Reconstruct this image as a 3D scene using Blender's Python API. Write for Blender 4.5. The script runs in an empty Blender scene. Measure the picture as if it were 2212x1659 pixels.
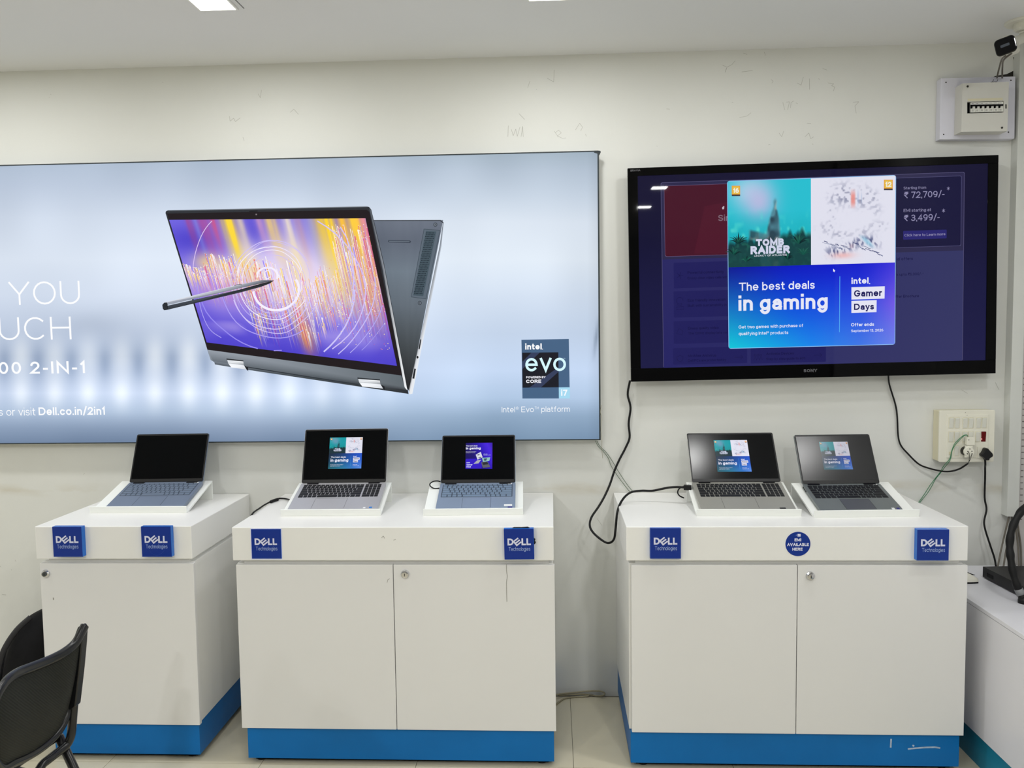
import bpy, math, random
import numpy as np
from mathutils import Matrix, Vector, Euler

random.seed(7)
rng = np.random.default_rng(11)
S = bpy.context.scene
COL = S.collection
PI = math.pi

# ------------------------------------------------------------------ camera
FPX, PITCH, YAW, ROLL, EYE = 1784.15, -0.0692, -0.0492, -0.0137, 1.5454
IW, IH = 2212.0, 1659.0
_cy, _sy, _cp, _sp = math.cos(YAW), math.sin(YAW), math.cos(PITCH), math.sin(PITCH)
FWD = Vector((_sy * _cp, _cy * _cp, _sp))
_r0 = Vector((_cy, -_sy, 0.0)); _u0 = _r0.cross(FWD)
RGT = _r0 * math.cos(ROLL) + _u0 * math.sin(ROLL)
UPV = -_r0 * math.sin(ROLL) + _u0 * math.cos(ROLL)
CAMP = Vector((0, 0, EYE))
cd = bpy.data.cameras.new('camera'); cam = bpy.data.objects.new('camera', cd); COL.objects.link(cam)
cd.sensor_width = 36.0; cd.lens = 36.0 * FPX / IW; cd.clip_start = 0.05
cam.matrix_world = Matrix(((RGT.x, UPV.x, -FWD.x, 0), (RGT.y, UPV.y, -FWD.y, 0), (RGT.z, UPV.z, -FWD.z, EYE), (0, 0, 0, 1)))
S.camera = cam

# ------------------------------------------------------------------ world, lamps, exposure
LAMP_W, LAMP_W2 = 6.0, 19.0            # watts of one small ceiling panel
LAMP_COL = (0.985, 0.987, 0.975)
AMBIENT = 0.12
w = bpy.data.worlds.new('world'); S.world = w; w.use_nodes = True
w.node_tree.nodes['Background'].inputs[0].default_value = (0.92, 0.96, 1.0, 1)
w.node_tree.nodes['Background'].inputs[1].default_value = AMBIENT
S.view_settings.view_transform = 'Standard'; S.view_settings.look = 'None'
S.view_settings.gamma = 1.0; S.view_settings.exposure = 0.0; S.view_settings.use_curve_mapping = False
S.cycles.use_denoising = True
S.cycles.max_bounces = 8; S.cycles.diffuse_bounces = 6
S.cycles.sample_clamp_indirect = 6.0

# ------------------------------------------------------------------ pixel of the photograph -> point on a plane
def ray(u, v): return FWD * FPX + RGT * (u - IW / 2) - UPV * (v - IH / 2)
def at_y(u, v, Y): d = ray(u, v); return CAMP + d * (Y / d.y)
def at_z(u, v, Z): d = ray(u, v); return CAMP + d * ((Z - EYE) / d.z)
def at_x(u, v, X): d = ray(u, v); return CAMP + d * (X / d.x)

# ------------------------------------------------------------------ materials
def lin(c): 
    c = c / 255.0
    return c / 12.92 if c <= 0.04045 else ((c + 0.055) / 1.055) ** 2.4
def rgb(*c): return tuple(lin(x) for x in c)
def nplin(a):
    a = np.clip(a, 0, 255) / 255.0
    return np.where(a <= 0.04045, a / 12.92, ((a + 0.055) / 1.055) ** 2.4)
MATS = {}
def mat(name, c, rough=0.5, metal=0.0, spec=0.5, vary=0.04, scale=6.0, bump=0.0, bscale=200.0, emit=None, estr=1.0, coat=0.0):
    m = bpy.data.materials.new(name); m.use_nodes = True; MATS[name] = m
    nt = m.node_tree; b = nt.nodes['Principled BSDF']
    b.inputs['Roughness'].default_value = rough; b.inputs['Metallic'].default_value = metal
    b.inputs['Specular IOR Level'].default_value = spec
    b.inputs['Coat Weight'].default_value = coat
    col = rgb(*c)
    if vary > 0:
        tc = nt.nodes.new('ShaderNodeTexCoord'); n = nt.nodes.new('ShaderNodeTexNoise')
        n.inputs['Scale'].default_value = scale; n.inputs['Detail'].default_value = 5
        nt.links.new(tc.outputs['Object'], n.inputs['Vector'])
        r = nt.nodes.new('ShaderNodeValToRGB')
        r.color_ramp.elements[0].position = 0.3; r.color_ramp.elements[1].position = 0.7
        r.color_ramp.elements[0].color = tuple(x * (1 - vary) for x in col) + (1,)
        r.color_ramp.elements[1].color = tuple(min(1, x * (1 + vary)) for x in col) + (1,)
        nt.links.new(n.outputs['Fac'], r.inputs['Fac']); nt.links.new(r.outputs['Color'], b.inputs['Base Color'])
    else:
        b.inputs['Base Color'].default_value = col + (1,)
    if bump > 0:
        tc2 = nt.nodes.new('ShaderNodeTexCoord'); n2 = nt.nodes.new('ShaderNodeTexNoise'); n2.inputs['Scale'].default_value = bscale
        bp = nt.nodes.new('ShaderNodeBump'); bp.inputs['Strength'].default_value = bump; bp.inputs['Distance'].default_value = 0.002
        nt.links.new(tc2.outputs['Object'], n2.inputs['Vector']); nt.links.new(n2.outputs['Fac'], bp.inputs['Height'])
        nt.links.new(bp.outputs['Normal'], b.inputs['Normal'])
    if emit:
        b.inputs['Emission Color'].default_value = rgb(*emit) + (1,); b.inputs['Emission Strength'].default_value = estr
    return m
def attr_mat(name, emission, rough, spec, base_black=True):
    """colour comes from the mesh's own colour attribute: a lit screen picture or flat print"""
    m = bpy.data.materials.new(name); m.use_nodes = True; nt = m.node_tree; b = nt.nodes['Principled BSDF']
    a = nt.nodes.new('ShaderNodeAttribute'); a.attribute_name = 'Col'
    b.inputs['Roughness'].default_value = rough; b.inputs['Specular IOR Level'].default_value = spec
    if emission > 0:
        b.inputs['Base Color'].default_value = (0.004, 0.004, 0.005, 1)
        nt.links.new(a.outputs['Color'], b.inputs['Emission Color']); b.inputs['Emission Strength'].default_value = emission
    else:
        nt.links.new(a.outputs['Color'], b.inputs['Base Color'])
    MATS[name] = m
    return m

def wall_material():
    m = mat('wall_paint', (218, 219, 215), rough=0.6, spec=0.25, vary=0.02, scale=2.0, bump=0.12, bscale=60)
    nt = m.node_tree; b = nt.nodes['Principled BSDF']; src = b.inputs['Base Color'].links[0].from_socket
    tc = nt.nodes.new('ShaderNodeTexCoord'); sep = nt.nodes.new('ShaderNodeSeparateXYZ'); nt.links.new(tc.outputs['Object'], sep.inputs[0])
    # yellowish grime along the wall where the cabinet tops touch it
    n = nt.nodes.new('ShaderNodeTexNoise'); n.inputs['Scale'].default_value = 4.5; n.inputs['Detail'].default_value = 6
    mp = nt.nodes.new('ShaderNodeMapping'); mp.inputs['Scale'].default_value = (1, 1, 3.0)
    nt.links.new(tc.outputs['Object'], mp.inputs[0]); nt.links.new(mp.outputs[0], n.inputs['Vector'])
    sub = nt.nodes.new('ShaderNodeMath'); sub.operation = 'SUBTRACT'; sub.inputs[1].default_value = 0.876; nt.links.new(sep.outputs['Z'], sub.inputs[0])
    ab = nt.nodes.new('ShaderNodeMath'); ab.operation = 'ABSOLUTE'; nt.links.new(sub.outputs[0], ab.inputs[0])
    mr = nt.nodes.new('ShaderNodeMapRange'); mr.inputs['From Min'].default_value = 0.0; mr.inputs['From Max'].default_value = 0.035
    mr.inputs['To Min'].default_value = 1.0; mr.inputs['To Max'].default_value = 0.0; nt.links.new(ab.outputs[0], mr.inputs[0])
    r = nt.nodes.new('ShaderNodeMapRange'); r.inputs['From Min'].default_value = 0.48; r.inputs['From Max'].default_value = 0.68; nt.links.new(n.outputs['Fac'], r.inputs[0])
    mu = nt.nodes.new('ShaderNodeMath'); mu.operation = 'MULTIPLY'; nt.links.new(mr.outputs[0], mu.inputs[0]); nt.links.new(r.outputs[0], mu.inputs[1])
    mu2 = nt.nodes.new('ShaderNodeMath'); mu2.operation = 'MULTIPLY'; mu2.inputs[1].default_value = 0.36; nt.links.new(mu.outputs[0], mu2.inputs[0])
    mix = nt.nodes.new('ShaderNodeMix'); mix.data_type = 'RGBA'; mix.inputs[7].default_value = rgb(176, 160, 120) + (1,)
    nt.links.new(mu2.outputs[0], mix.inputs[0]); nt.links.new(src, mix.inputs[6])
    # scattered grey rub marks
    v = nt.nodes.new('ShaderNodeTexNoise'); v.inputs['Scale'].default_value = 9; v.inputs['Detail'].default_value = 12; v.inputs['Roughness'].default_value = 0.75
    nt.links.new(tc.outputs['Object'], v.inputs['Vector'])
    r2 = nt.nodes.new('ShaderNodeMapRange'); r2.inputs['From Min'].default_value = 0.70; r2.inputs['From Max'].default_value = 0.80; r2.inputs['To Max'].default_value = 0.35
    nt.links.new(v.outputs['Fac'], r2.inputs[0])
    mix2 = nt.nodes.new('ShaderNodeMix'); mix2.data_type = 'RGBA'; mix2.inputs[7].default_value = rgb(120, 120, 112) + (1,)
    nt.links.new(r2.outputs[0], mix2.inputs[0]); nt.links.new(mix.outputs[2], mix2.inputs[6]); nt.links.new(mix2.outputs[2], b.inputs['Base Color'])
    return m

wall_material()
mat('ceiling_paint', (224, 225, 226), rough=0.8, spec=0.2, vary=0.015, scale=1.5)
mat('ceiling_shadow_gap', (110, 110, 108), rough=0.9)
mat('plain_wall', (214, 215, 214), rough=0.7, spec=0.2, vary=0.02, scale=1.0)
mat('far_wall', (150, 152, 154), rough=0.8, spec=0.1, vary=0.1, scale=0.8)
mat('tile', (206, 199, 176), rough=0.16, spec=0.5, vary=0.03, scale=3.0)
mat('grout', (110, 104, 90), rough=0.8)
mat('cab_white', (234, 234, 232), rough=0.32, spec=0.4, vary=0.012, scale=3.0)
mat('cab_door', (224, 224, 224), rough=0.38, spec=0.4, vary=0.012, scale=2.0)
mat('cab_edge', (200, 190, 165), rough=0.6)
mat('cab_blue', (2, 106, 178), rough=0.42, spec=0.25, vary=0.06, scale=5.0)
mat('counter_blue', (18, 120, 150), rough=0.4, spec=0.4, vary=0.06, scale=5.0)
mat('counter_white', (214, 214, 220), rough=0.35, vary=0.02, scale=3.0)
mat('black_plastic', (14, 14, 16), rough=0.4, spec=0.35, vary=0.1)
mat('black_rubber', (12, 12, 13), rough=0.55, spec=0.3, vary=0.1)
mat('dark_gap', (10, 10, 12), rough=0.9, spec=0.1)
mat('tv_bezel', (7, 7, 8), rough=0.03, spec=0.08, vary=0.0)
mat('tv_back', (10, 10, 11), rough=0.5, vary=0.1)
mat('acrylic', (240, 242, 238), rough=0.25, spec=0.5, vary=0.008)
mat('sign_blue', (4, 46, 140), rough=0.22, spec=0.3, vary=0.02)
mat('sign_side', (12, 104, 200), rough=0.22, spec=0.4, vary=0.03)
mat('sign_print_white', (222, 226, 245), rough=0.4, vary=0.0)
mat('chrome', (205, 205, 208), rough=0.12, metal=1.0, vary=0.03)
mat('chrome_dark', (90, 96, 104), rough=0.25, metal=1.0, vary=0.05)
mat('screw_dark', (52, 50, 46), rough=0.4, metal=0.7, vary=0.1)
mat('switch_white', (226, 224, 210), rough=0.3, vary=0.02)
mat('switch_key', (214, 214, 204), rough=0.25, vary=0.01)
mat('aged_plastic', (212, 206, 178), rough=0.45, vary=0.03)
mat('board_cover', (206, 205, 199), rough=0.45, vary=0.03)
mat('board_mount', (214, 214, 226), rough=0.4, vary=0.02)
mat('breaker', (226, 226, 220), rough=0.4, vary=0.01)
mat('red_lens', (66, 2, 5), rough=0.25, spec=0.2, vary=0.0, emit=(110, 2, 8), estr=0.25)
mat('red_spark', (255, 120, 130), rough=0.2, vary=0.0, emit=(255, 150, 160), estr=2.0)
mat('green_wire', (58, 124, 84), rough=0.5, vary=0.05)
mat('thin_green_wire', (84, 104, 80), rough=0.5, vary=0.05)
mat('grey_wire', (96, 90, 80), rough=0.5, vary=0.05)
mat('beige_wire', (150, 142, 116), rough=0.5, vary=0.05)
mat('trunking', (206, 208, 204), rough=0.45, vary=0.02)
mat('upright_metal', (188, 184, 182), rough=0.45, vary=0.03)
mat('cctv_white', (222, 220, 208), rough=0.35, vary=0.02)
mat('cctv_glass', (6, 6, 8), rough=0.08, spec=0.4, vary=0.0)
mat('chair_black', (20, 21, 24), rough=0.26, spec=0.5, vary=0.1)
mat('bag_cloth', (14, 14, 17), rough=0.8, spec=0.2, vary=0.25, scale=30, bump=0.4, bscale=500)
mat('bag_trim', (40, 40, 44), rough=0.6, vary=0.1)
mat('grey_tape', (120, 122, 124), rough=0.4, vary=0.08)
mat('slot_shadow', (104, 98, 96), rough=0.7)
mat('scuff_faint', (172, 172, 164), rough=0.8, vary=0.1)
mat('scuff', (128, 126, 118), rough=0.8, vary=0.2)
mat('scuff_light', (170, 190, 214), rough=0.6, vary=0.2, scale=60)
mat('lamp_frame', (225, 225, 222), rough=0.5, vary=0.01)
mat('lamp_face', (255, 255, 250), rough=0.5, vary=0.0, emit=(255, 253, 246), estr=6.0)
mat('box_side', (204, 206, 204), rough=0.5, vary=0.03)
mat('box_edge', (34, 44, 48), rough=0.6, vary=0.15, scale=20)
mat('sticker_white', (228, 230, 232), rough=0.3, vary=0.0)
mat('sticker_blue', (24, 120, 205), rough=0.3, vary=0.0)
mat('sticker_navy', (38, 36, 120), rough=0.3, vary=0.0)
mat('screen_glossy', (6, 7, 9), rough=0.10, spec=0.07, vary=0.0)
mat('screen_matte', (9, 10, 12), rough=0.17, spec=0.16, vary=0.0)
mat('screen_matte_worn', (10, 11, 14), rough=0.21, spec=0.34, vary=0.0)
mat('alu_blue', (120, 132, 152), rough=0.4, metal=0.35, vary=0.015)
mat('alu_blue_pale', (138, 152, 174), rough=0.4, metal=0.35, vary=0.015)
mat('alu_silver', (182, 182, 186), rough=0.4, metal=0.35, vary=0.015)
mat('alu_warm', (164, 163, 156), rough=0.4, metal=0.35, vary=0.015)
mat('alu_grey', (120, 126, 126), rough=0.4, metal=0.35, vary=0.015)
mat('pad_grey', (92, 95, 102), rough=0.35, metal=0.3, vary=0.01)
mat('key_blue', (100, 114, 134), rough=0.5, vary=0.03)
mat('key_blue_pale', (108, 128, 152), rough=0.5, vary=0.03)
mat('key_shade_blue', (50, 60, 76), rough=0.6, vary=0.02)
mat('key_black', (22, 23, 26), rough=0.5, spec=0.35, vary=0.06)
mat('mesh_black', (26, 28, 24), rough=0.6, spec=0.3, vary=0.1)
_m = MATS['mesh_black']; _nt = _m.node_tree; _b = _nt.nodes['Principled BSDF']
_tc = _nt.nodes.new('ShaderNodeTexCoord'); _wv = _nt.nodes.new('ShaderNodeTexWave'); _wv.inputs['Scale'].default_value = 70; _wv.bands_direction = 'DIAGONAL'; _wv.inputs['Distortion'].default_value = 1.5; _wv.inputs['Detail Scale'].default_value = .5
_nt.links.new(_tc.outputs['Object'], _wv.inputs['Vector']); _rp = _nt.nodes.new('ShaderNodeValToRGB')
_rp.color_ramp.elements[0].color = rgb(20, 22, 18) + (1,); _rp.color_ramp.elements[1].color = rgb(33, 36, 30) + (1,); _rp.color_ramp.elements[0].position = .45
_nt.links.new(_wv.outputs['Fac'], _rp.inputs['Fac']); _nt.links.new(_rp.outputs['Color'], _b.inputs['Base Color'])
_bp = _nt.nodes.new('ShaderNodeBump'); _bp.inputs['Strength'].default_value = .4; _bp.inputs['Distance'].default_value = .002; _nt.links.new(_wv.outputs['Fac'], _bp.inputs['Height']); _nt.links.new(_bp.outputs['Normal'], _b.inputs['Normal'])
attr_mat('print', 0, 0.4, 0.3)
attr_mat('lit_fabric', 1.0, 0.8, 0.1)
attr_mat('tv_picture', 0.92, 0.02, 0.07)
attr_mat('laptop_picture', 0.95, 0.2, 0.08)
attr_mat('laptop_picture_hazy', 0.62, 0.18, 0.34)

# ------------------------------------------------------------------ objects
MW = {}
def mw(o): return MW.get(o.name, Matrix.Identity(4))
def tag(o, label=None, cat=None, group=None, kind=None):
    if label: o['label'] = label
    if cat: o['category'] = cat
    if group: o['group'] = group
    if kind: o['kind'] = kind
    return o
def thing(name, label, cat, loc=(0, 0, 0), rot=(0, 0, 0), group=None):
    o = bpy.data.objects.new(name, None); COL.objects.link(o)
    o.location = loc; o.rotation_euler = rot; o.empty_display_size = 0.05
    MW[o.name] = Matrix.LocRotScale(Vector(loc), Euler(rot), None)
    return tag(o, label, cat, group)

class B:
    """collects shapes (in world or local coordinates) for ONE mesh object"""
    def __init__(s): s.v = []; s.f = []; s.m = []; s.sm = []
    def add(s, vs, fs, mi=0, smooth=False, M=None):
        k = len(s.v)
        if M is not None: vs = [M @ Vector(v) for v in vs]
        s.v += [tuple(v) for v in vs]; s.f += [tuple(i + k for i in f) for f in fs]
        s.m += [mi] * len(fs); s.sm += [smooth] * len(fs); return s
    def box(s, x0, x1, y0, y1, z0, z1, mi=0, M=None):
        vs = [(x0, y0, z0), (x1, y0, z0), (x1, y1, z0), (x0, y1, z0), (x0, y0, z1), (x1, y0, z1), (x1, y1, z1), (x0, y1, z1)]
        return s.add(vs, [(0, 3, 2, 1), (4, 5, 6, 7), (0, 1, 5, 4), (1, 2, 6, 5), (2, 3, 7, 6), (3, 0, 4, 7)], mi, False, M)
    def prism(s, pts, off, mi=0, smooth=False, M=None):
        """closed polygon (3D points) swept along the vector off"""
        n = len(pts); off = Vector(off); P = [Vector(p) for p in pts]; vs = P + [p + off for p in P]
        fs = [tuple(range(n)), tuple(range(2 * n - 1, n - 1, -1))]
        k = len(s.f)
        s.add(vs, fs + [((i + 1) % n, i, n + i, n + (i + 1) % n) for i in range(n)], mi, False, M)
        if smooth:
            for i in range(k + 2, len(s.f)): s.sm[i] = True
        return s
    def tube(s, path, r, n=8, mi=0, M=None, flat=1.0, up=None):
        P = [Vector(p) for p in path]; R = r if isinstance(r, (list, tuple)) else [r] * len(P)
        vs = []; fs = []; prev = None
        for i, p in enumerate(P):
            t = (P[min(i + 1, len(P) - 1)] - P[max(i - 1, 0)]).normalized()
            if prev is None:
                a = Vector(up) if up else (Vector((0, 0, 1)) if abs(t.z) < 0.9 else Vector((1, 0, 0)))
            else: a = prev
            a = (a - t * a.dot(t)).normalized(); prev = a; b = t.cross(a)
            for k in range(n):
                q = 2 * PI * k / n; vs.append(p + (a * math.cos(q) + b * math.sin(q) * flat) * R[i])
        for i in range(len(P) - 1):
            for k in range(n):
                fs.append((i * n + k, i * n + (k + 1) % n, (i + 1) * n + (k + 1) % n, (i + 1) * n + k))
        fs += [tuple(range(n - 1, -1, -1)), tuple((len(P) - 1) * n + k for k in range(n))]
        return s.add(vs, fs, mi, True, M)
    def lathe(s, prof, n=24, mi=0, M=None):
        """profile of (radius, height) turned about local Z"""
        vs = []; fs = []
        for r, h in prof:
            for k in range(n): q = 2 * PI * k / n; vs.append((r * math.cos(q), r * math.sin(q), h))
        for i in range(len(prof) - 1):
            for k in range(n): fs.append((i * n + k, i * n + (k + 1) % n, (i + 1) * n + (k + 1) % n, (i + 1) * n + k))
        fs += [tuple(range(n - 1, -1, -1)), tuple((len(prof) - 1) * n + k for k in range(n))]
        return s.add(vs, fs, mi, False, M)
    def build(s, name, mats, parent=None, world=True, bevel=0.0, segs=2, share=None):
        if share: me = share
        else:
            vs = s.v
            if parent is not None and world:
                I = mw(parent).inverted(); vs = [tuple(I @ Vector(v)) for v in vs]
            me = bpy.data.meshes.new(name); me.from_pydata(vs, [], s.f)
            for mname in ([mats] if isinstance(mats, str) else mats): me.materials.append(MATS[mname])
            me.polygons.foreach_set('material_index', s.m); me.polygons.foreach_set('use_smooth', s.sm)
            me.update()
        o = bpy.data.objects.new(name, me); COL.objects.link(o)
        if parent is not None: o.parent = parent; MW[o.name] = mw(parent).copy()
        if bevel > 0:
            bv = o.modifiers.new('bevel', 'BEVEL'); bv.width = bevel; bv.segments = segs; bv.limit_method = 'ANGLE'; bv.angle_limit = math.radians(40)
            if not any(s.sm): bv.harden_normals = False
        return o
def rr(x0, x1, y0, y1, r, n=5):
    """2D rounded rectangle, counter-clockwise"""
    out = []
    for cx, cy, a in ((x1 - r, y0 + r, -90), (x1 - r, y1 - r, 0), (x0 + r, y1 - r, 90), (x0 + r, y0 + r, 180)):
        for k in range(n + 1):
            q = math.radians(a + 90.0 * k / n); out.append((cx + r * math.cos(q), cy + r * math.sin(q)))
    return out
def smooth_path(pts, n=6):
    P = [Vector(p) for p in pts]; out = []
    for i in range(len(P) - 1):
        p0, p1, p2, p3 = P[max(i - 1, 0)], P[i], P[i + 1], P[min(i + 2, len(P) - 1)]
        for k in range(n):
            t = k / n
            out.append(0.5 * ((2 * p1) + (p2 - p0) * t + (2 * p0 - 5 * p1 + 4 * p2 - p3) * t * t + (3 * p1 - p0 - 3 * p2 + p3) * t ** 3))
    return out + [P[-1]]

# ------------------------------------------------------------------ flat artwork (print, screens): coloured polygons in a plane
_TXT = {}
XH = 0.74
def _L(*p): return [tuple(q) for q in p]
def _A(cx, cy, rx, ry, a0, a1):
    n = max(3, int(abs(a1 - a0) / 18)); return [(cx + rx * math.cos(math.radians(a0 + (a1 - a0) * k / n)), cy + ry * math.sin(math.radians(a0 + (a1 - a0) * k / n))) for k in range(n + 1)]
def _E(cx, cy, rx, ry): return _A(cx, cy, rx, ry, 90, 450)
GLYPH = {   # width, centre lines of the pen strokes; 1 = height of a capital
 'A': (.90, [_L((0, 0), (.45, 1), (.9, 0)), _L((.17, .34), (.73, .34))]), 'B': (.74, [_L((0, 0), (0, 1), (.42, 1)) + _A(.42, .765, .26, .235, 90, -90) + _L((0, .53)), _L((.4, .53), (.44, .53)) + _A(.44, .265, .3, .265, 90, -90) + _L((0, 0))]),
 'C': (.84, [_A(.44, .5, .44, .5, 45, 315)]), 'D': (.82, [_L((0, 0), (0, 1), (.36, 1)) + _A(.36, .5, .46, .5, 90, -90) + _L((0, 0))]),
 'E': (.66, [_L((.66, 1), (0, 1), (0, 0), (.66, 0)), _L((0, .52), (.58, .52))]), 'F': (.64, [_L((.64, 1), (0, 1), (0, 0)), _L((0, .5), (.56, .5))]),
 'G': (.86, [_A(.44, .5, .44, .5, 45, 318) + _L((.86, .47), (.5, .47))]), 'H': (.8, [_L((0, 0), (0, 1)), _L((.8, 0), (.8, 1)), _L((0, .52), (.8, .52))]), 'I': (0, [_L((0, 0), (0, 1))]),
 'K': (.78, [_L((0, 0), (0, 1)), _L((.72, 1), (0, .36)), _L((.24, .58), (.78, 0))]), 'L': (.58, [_L((0, 1), (0, 0), (.58, 0))]), 'M': (1.0, [_L((0, 0), (0, 1), (.5, .15), (1, 1), (1, 0))]),
 'N': (.82, [_L((0, 0), (0, 1), (.82, 0), (.82, 1))]), 'O': (.92, [_E(.46, .5, .46, .5)]), 'P': (.74, [_L((0, 0), (0, 1), (.42, 1)) + _A(.42, .73, .32, .27, 90, -90) + _L((0, .46))]),
 'R': (.76, [_L((0, 0), (0, 1), (.42, 1)) + _A(.42, .74, .31, .26, 90, -90) + _L((0, .48)), _L((.36, .48), (.76, 0))]), 'S': (.74, [_A(.37, .75, .34, .25, 25, 270) + _A(.37, .25, .37, .25, 90, -152)]),
 'T': (.8, [_L((0, 1), (.8, 1)), _L((.4, 1), (.4, 0))]), 'U': (.8, [_L((0, 1)) + _A(.4, .4, .4, .4, 180, 360) + _L((.8, 1))]), 'V': (.86, [_L((0, 1), (.43, 0), (.86, 1))]),
 'W': (1.24, [_L((0, 1), (.31, 0), (.62, 1), (.93, 0), (1.24, 1))]), 'X': (.8, [_L((0, 0), (.8, 1)), _L((0, 1), (.8, 0))]), 'Y': (.84, [_L((0, 1), (.42, .45), (.84, 1)), _L((.42, .45), (.42, 0))]), 'Z': (.74, [_L((0, 1), (.74, 1), (0, 0), (.74, 0))]),
 'a': (.54, [_L((.54, 0)) + _A(.29, .48, .25, .26, 0, 155), _L((.54, .43), (.25, .43)) + _A(.23, .215, .23, .215, 90, 270) + _L((.36, .02), (.54, .17))]),
 'b': (.6, [_L((0, 1), (0, 0)), _E(.3, .37, .3, .37)]), 'c': (.58, [_A(.31, .37, .31, .37, 45, 315)]), 'd': (.6, [_L((.6, 1), (.6, 0)), _E(.3, .37, .3, .37)]),
 'e': (.62, [_L((.02, .37)) + _A(.31, .37, .31, .37, 0, 315)]), 'f': (.4, [_L((.16, 0)) + _A(.36, .80, .20, .20, 180, 95), _L((0, .72), (.38, .72))]),
 'g': (.6, [_E(.3, .37, .3, .37), _L((.6, .74)) + _A(.3, .01, .3, .28, 0, -150)]), 'h': (.54, [_L((0, 1), (0, 0)), _A(.27, .46, .27, .28, 180, 0) + _L((.54, 0))]), 'i': (0, [_L((0, 0), (0, .72))]),
 'k': (.54, [_L((0, 1), (0, 0)), _L((.5, .74), (0, .26)), _L((.18, .43), (.54, 0))]), 'l': (0, [_L((0, 0), (0, 1))]), 'm': (.92, [_L((0, 0), (0, .74)), _A(.23, .49, .23, .25, 180, 0) + _L((.46, 0)), _A(.69, .49, .23, .25, 180, 0) + _L((.92, 0))]),
 'n': (.54, [_L((0, 0), (0, .74)), _A(.27, .46, .27, .28, 180, 0) + _L((.54, 0))]), 'o': (.64, [_E(.32, .37, .32, .37)]), 'p': (.6, [_L((0, .74), (0, -.27)), _E(.3, .37, .3, .37)]), 'q': (.6, [_L((.6, .74), (.6, -.27)), _E(.3, .37, .3, .37)]),
 'r': (.34, [_L((0, 0), (0, .74)), _A(.3, .44, .3, .30, 180, 85)]), 's': (.5, [_A(.25, .555, .235, .185, 25, 270) + _A(.25, .185, .25, .185, 90, -152)]), 't': (.37, [_L((.14, .95)) + _A(.32, .19, .18, .19, 180, 285), _L((0, .72), (.36, .72))]),
 'u': (.54, [_L((0, .74)) + _A(.27, .28, .27, .28, 180, 360), _L((.54, .74), (.54, 0))]), 'v': (.58, [_L((0, .74), (.29, 0), (.58, .74))]), 'w': (.88, [_L((0, .74), (.22, 0), (.44, .74), (.66, 0), (.88, .74))]),
 'x': (.56, [_L((0, 0), (.56, .74)), _L((0, .74), (.56, 0))]), 'y': (.58, [_L((0, .74), (.3, .02)), _L((.58, .74), (.26, -.16)) + _A(.10, -.10, .17, .17, -20, -95)]), 'z': (.5, [_L((0, .74), (.5, .74), (0, 0), (.5, 0))]),
 '0': (.64, [_E(.32, .5, .32, .5)]), '1': (.26, [_L((0, .80), (.26, 1), (.26, 0))]), '2': (.62, [_A(.31, .70, .30, .30, 165, -32) + _L((0, 0), (.62, 0))]), '3': (.62, [_A(.3, .755, .27, .245, 155, -90) + _L((.22, .51)), _L((.22, .53)) + _A(.3, .265, .32, .265, 90, -155)]),
 '4': (.66, [_L((.48, 0), (.48, 1), (0, .27), (.66, .27))]), '5': (.62, [_L((.56, 1), (.1, 1), (.06, .52)) + _A(.30, .33, .31, .33, 125, -155)]), '6': (.62, [_E(.31, .32, .31, .32), _L((.0, .34)) + _A(.36, .46, .35, .54, 180, 78)]),
 '7': (.6, [_L((0, 1), (.6, 1), (.2, 0))]), '8': (.62, [_E(.31, .755, .26, .245), _E(.31, .265, .31, .265)]), '9': (.62, [_E(.31, .68, .31, .32), _L((.62, .66)) + _A(.26, .54, .35, .54, 0, -102)]),
 '-': (.3, [_L((0, .40), (.3, .40))]), '/': (.44, [_L((0, -.08), (.44, 1.02))]), '*': (.4, [_L((.2, .58), (.2, 1)), _L((.02, .69), (.38, .90)), _L((.02, .90), (.38, .69))]),
 '₹': (.58, [_L((0, .76), (.58, .76)), _L((.58, 1), (0, 1), (.18, 1)) + _A(.18, .745, .26, .255, 90, -90) + _L((0, .49), (.46, 0))]),
 '™': (.74, [_L((0, 1), (.28, 1)), _L((.14, 1), (.14, .56)), _L((.38, .56), (.38, 1), (.56, .68), (.74, 1), (.74, .56))]),
 '®': (.5, [_E(.25, .76, .25, .25), _L((.18, .64), (.18, .89), (.26, .89)) + _A(.26, .82, .07, .07, 90, -90) + _L((.18, .75)), _L((.25, .75), (.33, .64))]),
 '.': (0, []), ',': (0, []), "'": (0, [_L((0, .75), (0, 1))])}
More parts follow.
